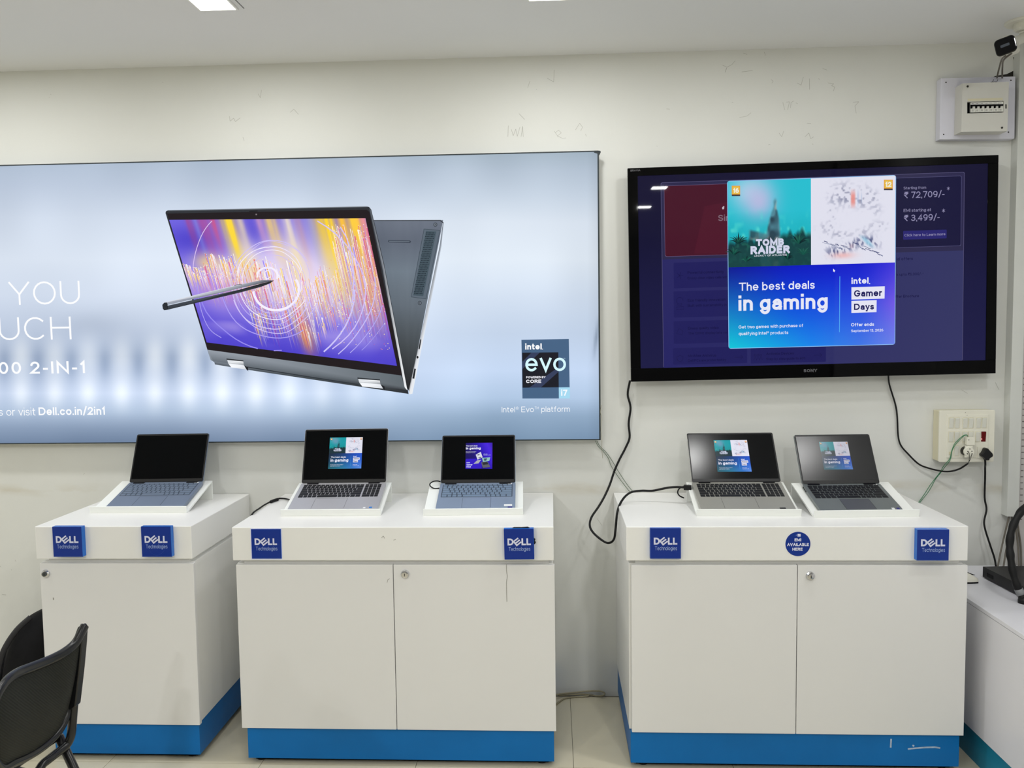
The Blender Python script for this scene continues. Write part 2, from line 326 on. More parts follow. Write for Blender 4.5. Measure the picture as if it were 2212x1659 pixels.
def text_shape(body, bold=0.0, spacing=1.0):
    """own uniform-stroke sans letters: ribbons with mitred joints and square ends; capitals are 1 high"""
    key = (body, round(bold, 3), round(spacing, 3))
    if key in _TXT: return _TXT[key]
    wt = max(.06, .135 + bold * 3.4); h = wt / 2; vs = []; fs = []; hs = []; x = 0.0
    def yk(y): return float(np.interp(y, (-.27, 0, XH, 1.0), (-.27 + h, h, XH - h, 1.0 - h))) if -.27 <= y <= 1 else y
    def yc(y): return float(np.interp(y, (-.27, 0, 1.0), (-.27 + h, h, 1.0 - h))) if -.27 <= y <= 1 else y
    for ch in body:
        if ch == ' ': x += .34 * spacing; continue
        W, strokes = GLYPH.get(ch, GLYPH['x']); full = ch.isupper() or ch.isdigit() or ch in '₹'
        g = wt * .8 if ch in '™®*' else wt
        hh = g * (.55 if ch in '™®*' else 1) / 2
        ww = max(W + wt * .45, wt); sx = (ww - wt) / W if W > 0 else 0
        for st in strokes:
            P = [Vector((x + h + px_ * sx, (yc if full else yk)(py_))) for px_, py_ in st]
            Q = [P[0]]
            for p in P[1:]:
                if (p - Q[-1]).length > 1e-4: Q.append(p)
            closed = len(Q) > 3 and (Q[0] - Q[-1]).length < 1e-3
            if closed: Q = Q[:-1]
            else:
                e0 = (Q[0] - Q[1]).normalized() * hh; e1 = (Q[-1] - Q[-2]).normalized() * hh
                Q[0] = Q[0] + e0; Q[-1] = Q[-1] + e1
            n = len(Q); k = len(vs); A_, B_ = [], []
            for i in range(n):
                d0 = (Q[i] - Q[i - 1]).normalized() if (closed or i > 0) else None
                d1 = (Q[(i + 1) % n] - Q[i]).normalized() if (closed or i < n - 1) else None
                if d0 is None: d0 = d1
                if d1 is None: d1 = d0
                m = Vector((-d0.y - d1.y, d0.x + d1.x)); m = m.normalized() if m.length > 1e-6 else Vector((-d0.y, d0.x))
                c = max(.38, m.dot(Vector((-d0.y, d0.x)))); A_.append(Q[i] + m * hh / c); B_.append(Q[i] - m * hh / c)
            vs += [tuple(v) for v in A_ + B_]; hs += [.25 * (strokes.index(st) % 3)] * (2 * n)
            for i in range(n if closed else n - 1):
                j = (i + 1) % n; fs.append((k + n + i, k + n + j, k + j, k + i))
        dots = {'i': [(0.86, 1.02)], '.': [(0, .16)], ',': [(-.12, .16)]}.get(ch, [])
        for y0, y1 in dots:
            d_ = max(wt, .09); k = len(vs); c = x + h
            if ch == 'i': y0 = max(XH + .07, 1.02 - d_); y1 = y0 + d_
            else: y1 = d_
            vs += [(c - d_ / 2, y0), (c + d_ / 2, y0), (c + d_ / 2, y1), (c - d_ / 2, y1)]; fs.append((k, k + 1, k + 2, k + 3)); hs += [.75] * 4
        rnd = 0.0 if ch in 'AVWYTXvwyxr/™*L7' else .03
        x += ww + (.115 + rnd - wt * .12) * spacing + (spacing - 1) * .25
    v = np.array(vs); _TXT[key] = (v, fs, hs)
    return _TXT[key]
class Art:
    def __init__(s): s.v = []; s.f = []; s.c = []; s.mark = []
    def raw(s, vs, fs, cols, h):
        k = len(s.v)
        s.v += [(float(a), float(b), h) for a, b in vs]; s.f += [tuple(i + k for i in f) for f in fs]; s.c += [tuple(c) for c in cols]
    def poly(s, pts, col, h=1):
        pts = [tuple(p) for p in pts]
        ar = sum(pts[i][0] * pts[(i + 1) % len(pts)][1] - pts[(i + 1) % len(pts)][0] * pts[i][1] for i in range(len(pts)))
        if ar < 0: pts = pts[::-1]
        cs = [rgb(*col)] * len(pts) if not isinstance(col[0], (tuple, list)) else [rgb(*c) for c in col][::(-1 if ar < 0 else 1)]
        s.raw(pts, [tuple(range(len(pts)))], cs, h)
    def line(s, pts, w, col, h=1, closed=False, w1=None):
        P = [Vector(p).to_2d() for p in pts]; n = len(P); L = []; Rr = []
        for i in range(n):
            a = P[(i - 1) % n] if (closed or i > 0) else P[i]; b = P[(i + 1) % n] if (closed or i < n - 1) else P[i]
            t = (b - a); t = t.normalized() if t.length > 0 else Vector((1, 0)); nn = Vector((-t.y, t.x))
            ww = w if w1 is None else w + (w1 - w) * i / max(1, n - 1)
            L.append(P[i] + nn * ww / 2); Rr.append(P[i] - nn * ww / 2)
        vs = L + Rr; fs = []
        for i in range(n if closed else n - 1):
            j = (i + 1) % n; fs.append((n + i, n + j, j, i))
        s.raw([tuple(v) for v in vs], fs, [rgb(*col)] * len(vs), h)
    def grid(s, fn, corner, nu, nv, h=0):
        """fn(u, v) -> srgb array over unit square; corner(u, v) -> plane point (arrays)"""
        U, V = np.meshgrid(np.linspace(0, 1, nu + 1), np.linspace(0, 1, nv + 1))
        C = nplin(fn(U, V)).reshape(-1, 3); X, Y = corner(U, V)
        vs = np.stack([np.broadcast_to(X, U.shape).ravel(), np.broadcast_to(Y, U.shape).ravel()], 1)
        fs = []; W = nu + 1
        for j in range(nv):
            for i in range(nu):
                a = j * W + i; fs.append((a, a + W, a + W + 1, a + 1))
        s.raw(vs, fs, C, h)
    def text(s, body, x, y, width, col, h=3, bold=0.0, spacing=1.0, cap=None, align='l', skew=0.0):
        """lettering with its baseline at (x, y), fitted to width; cap sets the height of a capital"""
        vs, fs, hs = text_shape(body, bold, spacing)
        x0, x1 = vs[:, 0].min(), vs[:, 0].max(); sx = width / max(1e-6, x1 - x0)
        sy = sx if cap is None else cap
        X = (vs[:, 0] - x0) * sx; Y = vs[:, 1] * sy
        if align == 'c': X = X - width / 2
        s.mark.append((len(s.v), len(s.f)))
        k0 = len(s.v); s.raw(np.stack([x + X + skew * Y, y + Y], 1), fs, [rgb(*col)] * len(vs), h)
        for i, q in enumerate(hs): a, b_, c_ = s.v[k0 + i]; s.v[k0 + i] = (a, b_, c_ + q)
    def build_lines(s, name, parent, material, to3d):
        """one object per line of lettering"""
        M_ = s.mark + [(len(s.v), len(s.f))]
        for (v0, f0), (v1, f1) in zip(M_[:-1], M_[1:]):
            a = Art(); a.v = s.v[v0:v1]; a.c = s.c[v0:v1]; a.f = [tuple(i - v0 for i in f) for f in s.f[f0:f1]]; a.build(name, parent, material, to3d)
    def build(s, name, parent, material, to3d, kind=None):
        me = bpy.data.meshes.new(name); me.from_pydata([tuple(to3d(*v)) for v in s.v], [], s.f)
        at = me.attributes.new('Col', 'FLOAT_COLOR', 'POINT')
        c = np.ones((len(s.v), 4), np.float32); c[:, :3] = np.array(s.c, np.float32)
        at.data.foreach_set('color', c.ravel())
        me.materials.append(MATS[material]); me.update()
        o = bpy.data.objects.new(name, me); COL.objects.link(o)
        if parent is not None: o.parent = parent; MW[o.name] = mw(parent).copy()
        return o
_noise_cache = {}
def vnoise(X, Y, seed=0):
    """smooth value noise in 2D"""
    if seed not in _noise_cache: _noise_cache[seed] = np.random.default_rng(seed).random((256, 256))
    T = _noise_cache[seed]; xi = np.floor(X).astype(int); yi = np.floor(Y).astype(int); fx = X - xi; fy = Y - yi
    fx = fx * fx * (3 - 2 * fx); fy = fy * fy * (3 - 2 * fy)
    g = lambda i, j: T[i % 256, j % 256]
    return (g(xi, yi) * (1 - fx) + g(xi + 1, yi) * fx) * (1 - fy) + (g(xi, yi + 1) * (1 - fx) + g(xi + 1, yi + 1) * fx) * fy
def mixc(a, b, t): t = np.clip(t, 0, 1)[..., None]; return a * (1 - t) + np.array(b, float) * t
def quad(c):
    (ax, ay), (bx, by), (cx, cy), (dx, dy) = c        # TL, TR, BR, BL
    return lambda U, V: ((ax * (1 - U) + bx * U) * (1 - V) + (dx * (1 - U) + cx * U) * V, (ay * (1 - U) + by * U) * (1 - V) + (dy * (1 - U) + cy * U) * V)

# ================================================================== THE ROOM
WALL, CEIL = 3.376, 2.6213
XR, XL, YF, XE, YS = 1.93, -5.2, -3.6, 4.6, 0.75
TS = 0.557; SX, SY = 0.0600, 2.803                    # tile size and one seam in x and y
fl = B().box(XL, XE, YF, WALL, -0.05, -0.0035).build('floor', 'grout'); tag(fl, kind='structure')
tile_mesh = None
ix0 = math.floor((XL - SX) / TS); iy0 = math.floor((YF - SY) / TS)
for i in range(ix0, math.ceil((XE - SX) / TS)):
    for j in range(iy0, math.ceil((WALL - SY) / TS)):
        x0, x1 = max(XL, SX + i * TS) , min(XE if SY + j * TS < YS else XR, SX + (i + 1) * TS); y0, y1 = max(YF, SY + j * TS), min(WALL, SY + (j + 1) * TS)
        if x1 - x0 < 0.02 or y1 - y0 < 0.02: continue
        g = 0.0009
        B().box(x0 + g, x1 - g, y0 + g, y1 - g, -0.012, 0.0).build('tile', 'tile', fl)
tag(B().box(XL, XR, WALL, WALL + 0.1, -0.05, CEIL + 0.1).build('wall_back', 'wall_paint'), kind='structure')
wall_back = bpy.data.objects['wall_back']
tag(B().box(XR, XR + 0.1, YS, WALL + 0.1, -0.05, CEIL + 0.1).build('wall_right', 'plain_wall'), kind='structure')
tag(B().box(XE, XE + 0.1, YF, YS + 0.1, -0.05, CEIL + 0.1).build('wall_side', 'far_wall'), kind='structure')
tag(B().box(XR, XE, YS, YS + 0.1, -0.05, CEIL + 0.1).build('wall_inner', 'plain_wall'), kind='structure')
tag(B().box(XL - 0.1, XL, YF, WALL + 0.1, -0.05, CEIL + 0.1).build('wall_left', 'plain_wall'), kind='structure')
tag(B().box(XL - 0.1, XE + 0.1, YF - 0.1, YF, -0.05, CEIL + 0.1).build('wall_front', 'far_wall'), kind='structure')
ce = tag(B().box(XL, XE, YF, WALL, CEIL, CEIL + 0.1).build('ceiling', 'ceiling_paint'), kind='structure')
a, b = at_z(508, 0, CEIL), at_z(526, 18, CEIL)
d = (a - b).normalized()
B().prism([b + Vector((0, 0, -0.001)), b + d * 0.5 + Vector((0, 0, -0.001)), b + d * 0.5 + Vector((0.003, 0, -0.001)), b + Vector((0.003, 0, -0.001))], (0, 0, 0.004)).build('ceiling_joint', 'ceiling_shadow_gap', ce)

# small square recessed panels in a grid
def ceiling_light(x, y, label, watts=LAMP_W):
    t = thing('ceiling_light', label, 'ceiling light', (x, y, CEIL), (0, 0, 0), 'square ceiling panels')
    h = 0.060; f = 0.007
    fr = B()
    for (x0, x1, y0, y1) in ((-h - f, -h, -h - f, h + f), (h, h + f, -h - f, h + f), (-h, h, -h - f, -h), (-h, h, h, h + f)):
        fr.box(x + x0, x + x1, y + y0, y + y1, CEIL - 0.006, CEIL)
    fr.build('frame', 'lamp_frame', t)
    B().box(x - h, x + h, y - h, y + h, CEIL - 0.0035, CEIL - 0.0005).build('diffuser', 'lamp_face', t)
    ld = bpy.data.lights.new('lamp', 'AREA'); ld.shape = 'SQUARE'; ld.size = 0.115; ld.energy = watts; ld.color = LAMP_COL
    lo = bpy.data.objects.new('lamp', ld); COL.objects.link(lo); lo.parent = t; lo.location = (0, 0, -0.008)
LW = 'small square lit ceiling panel outside the picture, lighting the room'
for k in range(-4, 1):
    ceiling_light(-0.004 + 1.1 * k, 2.744 if k == 0 else 2.735, {-1: 'small square lit ceiling panel at the top edge, above the pictured folding laptop', 0: 'small square ceiling panel showing only its glowing rim, top centre'}.get(k, LW))
for x, y in ((0.80, 2.47), (1.63, 2.02), (-0.3, 1.0), (-3.9, 1.5)): ceiling_light(x, y, LW)
for y in (0.01, -1.04):
    for k in range(-2, 2): ceiling_light(0.85 + 2.48 * k, y, LW, LAMP_W2)

# scuffs and scratches on the wall (they stay put, thin raised strokes of dirt)
def strokes(name, lines, y, width, material, parent):
    bb = B()
    for L in lines:
        P = [at_y(u, v, y) for u, v in L]
        for p, q in zip(P[:-1], P[1:]):
            dd = (q - p); nn = Vector((-dd.z, 0, dd.x)); nn = nn.normalized() * width / 2 if nn.length > 0 else Vector((0, 0, width / 2))
            bb.add([p - nn, q - nn, q + nn, p + nn], [(0, 1, 2, 3)])
    return bb.build(name, material, parent)
def px(x0, y0, f, pts): return [(x0 + a / f, y0 + b_ / f) for a, b_ in pts]
K = 2.4043
sl = [px(1040, 100, K, p) for p in (
    [(140, 412), (137, 470)], [(155, 430), (165, 465), (178, 430), (186, 468), (200, 420)], [(206, 470), (214, 415), (217, 470)],
    [(383, 450), (400, 435), (415, 450), (395, 465), (420, 478), (440, 476)], [(378, 440), (398, 470)],
    [(488, 435), (510, 400), (525, 420), (515, 440)], [(540, 455), (545, 468)], [(195, 350), (225, 380)],
    [(340, 165), (375, 185), (378, 122)], [(240, 215), (252, 180)], [(284, 222), (288, 223)],
    [(1252, 98), (1275, 108), (1300, 96), (1318, 75)], [(1265, 135), (1275, 110)], [(1352, 133), (1380, 130), (1408, 124)],
    [(1360, 36), (1380, 42)], [(1470, 30), (1474, 48)], [(1505, 172), (1515, 182), (1508, 192)], [(1640, 190), (1660, 202), (1672, 160)],
    [(1703, 168), (1704, 225)], [(1750, 168), (1756, 172)], [(1772, 115), (1795, 124)], [(1800, 190), (1830, 195), (1818, 205), (1835, 212), (1828, 232)],
    [(1565, 290), (1575, 330)], [(1583, 290), (1600, 288), (1590, 330)], [(1605, 320), (1608, 292), (1622, 284)], [(1632, 294), (1642, 298)],
    [(1930, 290), (1960, 288), (1940, 310), (1946, 348)], [(1690, 400), (1712, 402)], [(1680, 470), (1700, 450), (1710, 480), (1725, 470)],
    [(1720, 505), (1722, 512)], [(1490, 512), (1500, 510)], [(960, 325), (978, 327)], [(1300, 290), (1308, 292)], [(1340, 370), (1380, 362), (1400, 345)],
    [(910, 518), (914, 520)], [(1545, 450), (1560, 470), (1570, 440)])]
K2 = 2.4578
sl += [px(0, 60, K2, p) for p in ([(268, 352), (272, 356)], [(260, 368), (262, 371)], [(1218, 470), (1222, 496), (1240, 480), (1250, 498), (1276, 478)],
    [(1370, 350), (1382, 372), (1388, 330)], [(862, 288), (866, 291)], [(1540, 450), (1560, 432), (1585, 460)], [(1290, 580), (1296, 600)])]
sl += [px(0, 960, 4.608, p) for p in ([(830, 300), (845, 285)], [(150, 1150), (160, 1168)], [(0, 1210), (8, 1222)], [(110, 1245), (116, 1250)], [(20, 1495), (60, 1498)])]
sl += [[(1335, 1283), (1337, 1287)], [(1290, 1120), (1300, 1135)], [(1326, 1100), (1345, 1112)], [(2077, 842), (2090, 850)], [(2150, 826), (2158, 842)], [(1368, 800), (1376, 815)]]
dark_ = (10, 12)
strokes('scuff_mark', [q for i, q in enumerate(sl) if i in dark_], WALL - 0.0006, 0.0012, 'scuff', wall_back)
for q in [q for i, q in enumerate(sl) if i not in dark_]: strokes('scuff_mark', [q], WALL - 0.0006, 0.0013, 'scuff_faint', wall_back)
# ragged plaster hole behind the security camera
hole = [at_y(u, v, WALL - 0.0008) for u, v in ((2194, 121), (2188, 124), (2193, 140), (2191, 152), (2175, 160), (2150, 164), (2145, 167), (2193, 165))]
B().add(hole, [tuple(range(len(hole)))]).build('plaster_hole', 'screw_dark', wall_back)

# ================================================================== LIT FABRIC SIGN ON THE WALL
LBY = WALL - 0.05
lb = thing('lightbox_sign', 'long backlit fabric advertising sign with a folding laptop and pen, on the wall', 'sign', (-1.0, WALL, 1.085))
LX1 = (at_y(1294.5, 329, LBY).x + at_y(1296, 950, LBY).x) / 2
LZ0 = (at_y(1296, 951, LBY).z + at_y(0, 958, LBY).z) / 2; LZ1 = (at_y(1294, 328, LBY).z + at_y(0, 355, LBY).z) / 2
LX0 = -2.75
B().box(LX0, LX1 - 0.004, LBY + 0.004, WALL, LZ0 + 0.003, LZ1 - 0.003).build('frame', 'box_side', lb)
e = B()
for (x0, x1, z0, z1) in ((LX0, LX1, LZ1 - 0.003, LZ1 + 0.001), (LX0, LX1, LZ0 - 0.001, LZ0 + 0.003), (LX1 - 0.005, LX1 + 0.001, LZ0, LZ1), (LX0 - 0.001, LX0 + 0.004, LZ0, LZ1)):
    e.box(x0, x1, LBY - 0.0022, LBY + 0.012, z0, z1)
e.build('edge_trim', 'box_edge', lb)
kp = [at_y(u, v, LBY - 0.003) for u, v in ((1283, 329), (1287, 326), (1292, 327), (1296, 325), (1298, 328), (1295, 334), (1290, 331))]
B().prism(kp, (0, 0.012, 0)).build('tape_corner', 'box_edge', lb)
Ilb = mw(lb).inverted()
def LBP(u, v): p = at_y(u, v, LBY); q = Ilb @ p; return (q.x, q.z)
def lb3(a, b_, h): return (a, LBY - WALL + 0.003 - 0.0002 * h, b_)
pic = Art()
def interp(x, xs, cols): 
    x = np.asarray(x, float); return np.stack([np.interp(x, xs, [c[k] for c in cols]) for k in range(3)], -1)
A0 = LBP(0, 0)
def lb_fn(U, V):
    # U, V run over the sheet; convert to approximate photo pixels
    x = LX0 + (LX1 - LX0) * U; z = LZ1 - (LZ1 - LZ0) * V
    zz = x * FWD.x + LBY * FWD.y + (z - EYE) * FWD.z
    u = IW / 2 + FPX * (x * RGT.x + LBY * RGT.y + (z - EYE) * RGT.z) / zz; v = IH / 2 - FPX * (x * UPV.x + LBY * UPV.y + (z - EYE) * UPV.z) / zz
    left = interp(v, [345, 400, 470, 560, 640, 720, 770, 850, 890, 925, 960], [(172, 187, 206), (184, 197, 216), (204, 215, 231), (216, 226, 240), (208, 219, 236), (186, 199, 220), (178, 192, 214), (202, 217, 242), (176, 195, 220), (138, 157, 184), (110, 130, 158)])
    right = interp(v, [330, 370, 420, 480, 560, 640, 720, 800, 860, 900, 950], [(166, 182, 196), (182, 196, 212), (196, 209, 224), (214, 224, 236), (220, 230, 241), (206, 219, 236), (196, 212, 234), (200, 219, 246), (180, 203, 231), (146, 171, 198), (124, 150, 178)])
    t = np.clip((u - 560) / 500, 0, 1)[..., None]; c = left * (1 - t) + right * t
    halo = np.exp(-((u - 650) / 420) ** 2 - ((v - 640) / 230) ** 2); c = c + halo[..., None] * 16
    fade = np.clip((900 - u) / 330, 0, 1) * np.clip((u + 300) / 200, 0, 1)
    ph = (u - 117) / 72.5
    d0 = ph - np.round(ph)
    jit = 0.7 + 0.6 * vnoise(np.round(ph) * 3.3 + 7, v * 0 + 1, 5)
    spot = np.exp(-(d0 / 0.26) ** 2) * (np.exp(-((v - 850) / 34) ** 2) * 0.9 + np.exp(-((v - 770) / 40) ** 2) * 0.75 * jit)
    d1 = ph - 0.5 - np.round(ph - 0.5)
    dark = np.exp(-(d1 / 0.2) ** 2) * np.exp(-((v - 788) / 36) ** 2)
    d2 = (u - 190) / 60; blot = np.exp(-d2 ** 2 - ((v - 700) / 30) ** 2)
    c = c + fade[..., None] * (spot[..., None] * np.array([40, 34, 22]) - dark[..., None] * np.array([30, 27, 22]) - blot[..., None] * 16)
    n = vnoise(u / 90, v / 120, 3) - 0.5
    c = c + n[..., None] * 12
    ed = np.minimum(np.clip((1296 - u) / 28, 0, 1), 1); c = c * (0.93 + 0.07 * ed[..., None])
    wr = np.exp(-((u - 1288 + (v - 730) * 0.12) / 4.0) ** 2) * np.clip(1 - np.abs(v - 730) / 55, 0, 1)
    return c - wr[..., None] * 45
z0l, z1l = LZ0 - 1.085, LZ1 - 1.085
pic.grid(lb_fn, quad([(LX0 + 1.0, z1l), (LX1 + 1.0, z1l), (LX1 + 1.0, z0l), (LX0 + 1.0, z0l)]), 420, 190, 0)
F2 = 3.4031
def z2(pts): return [LBP(330 + a / F2, 420 + b_ / F2) for a, b_ in pts]
il = Art()
# far half (keyboard underside)
il.poly(z2([(1560, 195), (1620, 190), (1640, 420), (1880, 1470), (1875, 1440), (1600, 300)]), (62, 68, 74), 1)
def body_fn(U, V):
    c = interp(V, [0, .12, .3, .5, .75, 1], [(108, 116, 130), (96, 104, 118), (112, 124, 136), (98, 108, 118), (66, 72, 76), (34, 34, 36)])
    return c + (vnoise(U * 40, V * 6, 8)[..., None] - 0.5) * 5 - 14 * np.clip(0.35 - U, 0, 1)[..., None]
il.grid(body_fn, quad(z2([(1612, 188), (2134, 188), (1886, 1452), (1868, 1420)])), 16, 40, 2)
il.poly(z2([(1612, 188), (2115, 187), (2137, 205), (2137, 218), (2128, 207), (2110, 194), (1612, 194)]), (54, 58, 66), 3)
il.poly(z2([(2137, 215), (2122, 380), (2010, 960), (1908, 1466), (1885, 1470), (1882, 1440), (1990, 940), (2108, 380), (2131, 215)]), [(150, 158, 170), (188, 196, 208), (226, 232, 240), (236, 240, 244), (230, 232, 236), (150, 152, 156), (120, 128, 138), (96, 104, 114), (60, 66, 74)], 3)
il.poly(z2([(1992, 252), (2112, 262), (2010, 770), (1897, 755)]), (60, 72, 82), 3)
il.poly(z2([(1995, 256), (2108, 265), (2007, 766), (1901, 752)]), (92, 104, 116), 4)
il.poly(z2([(2008, 268), (2084, 272), (1988, 748), (1914, 742)]), (70, 86, 96), 5)
for r_ in range(34):
    for k in range(6):
        t = (r_ + .5) / 34; xa = 2010 + (1916 - 2010) * t; xb = 2080 + (1985 - 2080) * t; y_ = 276 + 460 * t; o_ = (k + (0.5 if r_ % 2 else 0.0) + 0.3) / 6.6
        cx = xa + (xb - xa) * o_; il.poly(z2([(cx - 3.6, y_ - 3.4), (cx + 3.6, y_ - 3.0), (cx + 3, y_ + 3.4), (cx - 3.8, y_ + 3.2)]), (24, 34, 44), 6)
for cx, cy in ((2077, 221), (1962, 798)):
    il.poly(z2([(cx + 14 * math.cos(q), cy + 15 * math.sin(q)) for q in np.linspace(0, 2 * PI, 18)[:-1]]), (38, 44, 52), 4)
    il.poly(z2([(cx + 10.5 * math.cos(q), cy + 11 * math.sin(q)) for q in np.linspace(0, 2 * PI, 18)[:-1]]), (112, 120, 130), 5)
    il.line(z2([(cx - 6, cy), (cx + 6, cy)]), 0.0012, (36, 42, 50), 6); il.line(z2([(cx, cy - 6), (cx, cy + 6)]), 0.0012, (36, 42, 50), 6)
il.poly(z2([(1732, 336), (1890, 338), (1898, 345), (1892, 356), (1735, 352), (1728, 344)]), (56, 64, 76), 4)
il.poly(z2([(1736, 341), (1888, 343), (1886, 350), (1738, 348)]), (104, 114, 126), 5)
for pts in ([(1966, 1065), (1974, 1066), (1962, 1138), (1953, 1137)], [(1922, 1280), (1934, 1282), (1922, 1355), (1908, 1353)]):
    il.poly(z2(pts), (30, 32, 36), 5)
il.poly(z2([(1946 + 7 * math.cos(q), 1197 + 10 * math.sin(q)) for q in np.linspace(0, 2 * PI, 14)[:-1]]), (20, 20, 24), 5)
# near half: lid outline, rim, bezel, chin
il.poly(z2([(92, 136), (96, 122), (112, 116), (1568, 86), (1590, 92), (1606, 112), (1700, 510), (1872, 1428), (1880, 1468), (1870, 1465), (1700, 1440), (700, 1290), (455, 1248), (450, 1225), (424, 1217), (400, 1142)]), (44, 47, 52), 6)
il.poly(z2([(112, 116), (1568, 86), (1582, 92), (112, 124)]), [(84, 92, 100), (150, 158, 166), (110, 116, 124), (60, 64, 70)], 7)
il.poly(z2([(1590, 100), (1603, 114), (1700, 530), (1870, 1436), (1866, 1436), (1850, 1418), (1690, 560)]), [(70, 74, 80), (100, 106, 114), (150, 156, 164), (246, 248, 250), (246, 248, 250), (226, 230, 234), (90, 94, 102)], 7)
il.poly(z2([(104, 140), (1572, 112), (1592, 128), (1834, 1334), (402, 1142)]), (28, 20, 23), 8)
il.poly(z2([(402, 1142), (1826, 1331), (1850, 1414), (1862, 1438), (1700, 1418), (450, 1232), (424, 1217)]), [(152, 160, 170), (96, 106, 112), (96, 104, 110), (60, 64, 70), (74, 82, 88), (98, 106, 114), (140, 148, 158)], 9)
il.poly(z2([(450, 1226), (1700, 1416), (1868, 1444), (1878, 1466), (1700, 1440), (700, 1290), (456, 1250)]), [(120, 128, 138), (60, 66, 70), (40, 44, 48), (34, 36, 40), (66, 72, 78), (72, 80, 86), (78, 86, 94)], 10)
il.line(z2([(690, 1268), (1510, 1398)]), 0.004, (46, 52, 58), 11)
for hx, hy, ww in ((545, 1210, 125), (1508, 1350, 166)):
    il.poly(z2([(hx, hy), (hx + ww - 6, hy + 14), (hx + ww, hy + 46), (hx + 8, hy + 28)]), [(214, 220, 226), (240, 242, 244), (140, 146, 152), (230, 234, 238)], 12)
    il.poly(z2([(hx + 8, hy + 30), (hx + ww, hy + 46), (hx + ww + 24, hy + 78), (hx + 32, hy + 62)]), [(244, 248, 252), (236, 240, 246), (206, 212, 220), (250, 252, 254)], 12)
    il.poly(z2([(hx - 4, hy - 4), (hx + ww - 4, hy + 10), (hx + ww - 4, hy + 18), (hx - 2, hy + 6)]), (40, 44, 48), 13)
    il.poly(z2([(hx + ww, hy + 46), (hx + ww + 30, hy + 62), (hx + ww + 32, hy + 90), (hx + ww + 18, hy + 76)]), (24, 26, 30), 13)
il.poly(z2([(708, 121), (770, 119), (770, 125), (708, 127)]), (20, 20, 22), 12)
il.poly(z2([(760 + 9 * math.cos(q), 147 + 9 * math.sin(q)) for q in np.linspace(0, 2 * PI, 14)[:-1]]), (60, 54, 58), 12)
il.poly(z2([(760 + 4 * math.cos(q), 147 + 4 * math.sin(q)) for q in np.linspace(0, 2 * PI, 10)[:-1]]), (150, 140, 140), 13)
SCQ = ((120, 187), (1563, 175), (1795, 1260), (396, 1088))
def sq(u, v):
    (ax, ay), (bx, by), (cx, cy), (dx, dy) = SCQ
    return ((ax * (1 - u) + bx * u) * (1 - v) + (dx * (1 - u) + cx * u) * v, (ay * (1 - u) + by * u) * (1 - v) + (dy * (1 - u) + cy * u) * v)
def wallpaper(U, V):
    c = np.zeros(U.shape + (3,)) + np.array([92, 76, 214.0])
    c = mixc(c, (116, 104, 232), vnoise(U * 5, V * 4, 21))
    c = mixc(c, (226, 214, 248), np.clip(np.exp(-((U - .50) / .42) ** 2 - ((V - .42) / .34) ** 2) * (0.62 + .9 * vnoise(U * 9, V * 5, 31)), 0, .92))
    c = mixc(c, (66, 54, 196), np.clip((V - .70) / .28, 0, 1) * 0.7 + 0.75 * np.exp(-((U - .08) / .15) ** 2 - ((V - .16) / .13) ** 2) + .5 * np.exp(-((U - .42) / .06) ** 2 - ((V - .10) / .14) ** 2))
    Us = U - 0.02 * V; wob = .6 + .8 * vnoise(U * 80, V * 1.5, 51)
    for u0, w_, l_, st, col in ((.30, .035, .42, 1.1, (253, 218, 60)), (.36, .02, .3, .6, (255, 236, 170)), (.52, .03, .36, .9, (250, 214, 110)), (.60, .03, .50, .55, (255, 240, 200)), (.655, .02, .5, .5, (214, 160, 140)), (.79, .05, .62, 1.15, (254, 212, 44)), (.88, .03, .5, .8, (250, 190, 60)), (.945, .035, .55, 1.0, (255, 206, 60)), (.985, .02, .5, .8, (240, 150, 150)), (.10, .02, .28, .5, (190, 60, 110)), (.17, .03, .30, .75, (206, 66, 120)), (.225, .02, .26, .6, (222, 80, 120)), (.13, .012, .35, .5, (130, 150, 230)), (.46, .02, .25, .6, (236, 170, 190)), (.71, .03, .4, .5, (170, 170, 200))):
        c = mixc(c, col, np.exp(-((Us - u0) / w_) ** 2) * np.clip(1.15 - V / l_, 0, 1) ** .7 * st * wob)
    c = mixc(c, (240, 150, 70), (np.exp(-((Us - .93) / .05) ** 2 - ((V - .5) / .22) ** 2) * .8 + np.exp(-((Us - .53) / .04) ** 2 - ((V - .86) / .12) ** 2) * .75) * wob)
    c = mixc(c, (244, 224, 250), np.clip((vnoise(U * 6 + 3, V * 7, 33) - .55) * 2.4, 0, 1) * np.clip((V - .45) * 4, 0, 1) * np.clip((1 - V) * 4, 0, 1) * .6)
    c = mixc(c, (240, 226, 250), np.exp(-((U - .20) / .09) ** 2 - ((V - .42) / .10) ** 2) * .7 + np.exp(-((U - .44) / .13) ** 2 - ((V - .46) / .16) ** 2) * .6 + np.exp(-((U - .68) / .12) ** 2 - ((V - .48) / .18) ** 2) * .65)
    c = mixc(c, (252, 226, 140), np.exp(-((U - .86) / .09) ** 2 - ((V - .36) / .20) ** 2) * .7 + np.exp(-((U - .36) / .05) ** 2 - ((V - .40) / .14) ** 2) * .55 + np.exp(-((U - .60) / .04) ** 2 - ((V - .36) / .18) ** 2) * .5)
    c = mixc(c, (250, 214, 120), np.exp(-((U - .14) / .07) ** 2 - ((V - .34) / .07) ** 2) * .7)
    c = mixc(c, (208, 120, 190), np.exp(-((U - .20) / .16) ** 2 - ((V - .55) / .12) ** 2) * .55)
    return np.clip(c, 0, 255)
il.grid(wallpaper, quad(z2(SCQ)), 260, 100, 10)
wp_ = Art(); sp = np.random.default_rng(5)
def basecol(u, v): return tuple(float(q) for q in wallpaper(np.array([[u]]), np.array([[v]]))[0, 0])
SU, SV0, SV1 = [], [], []
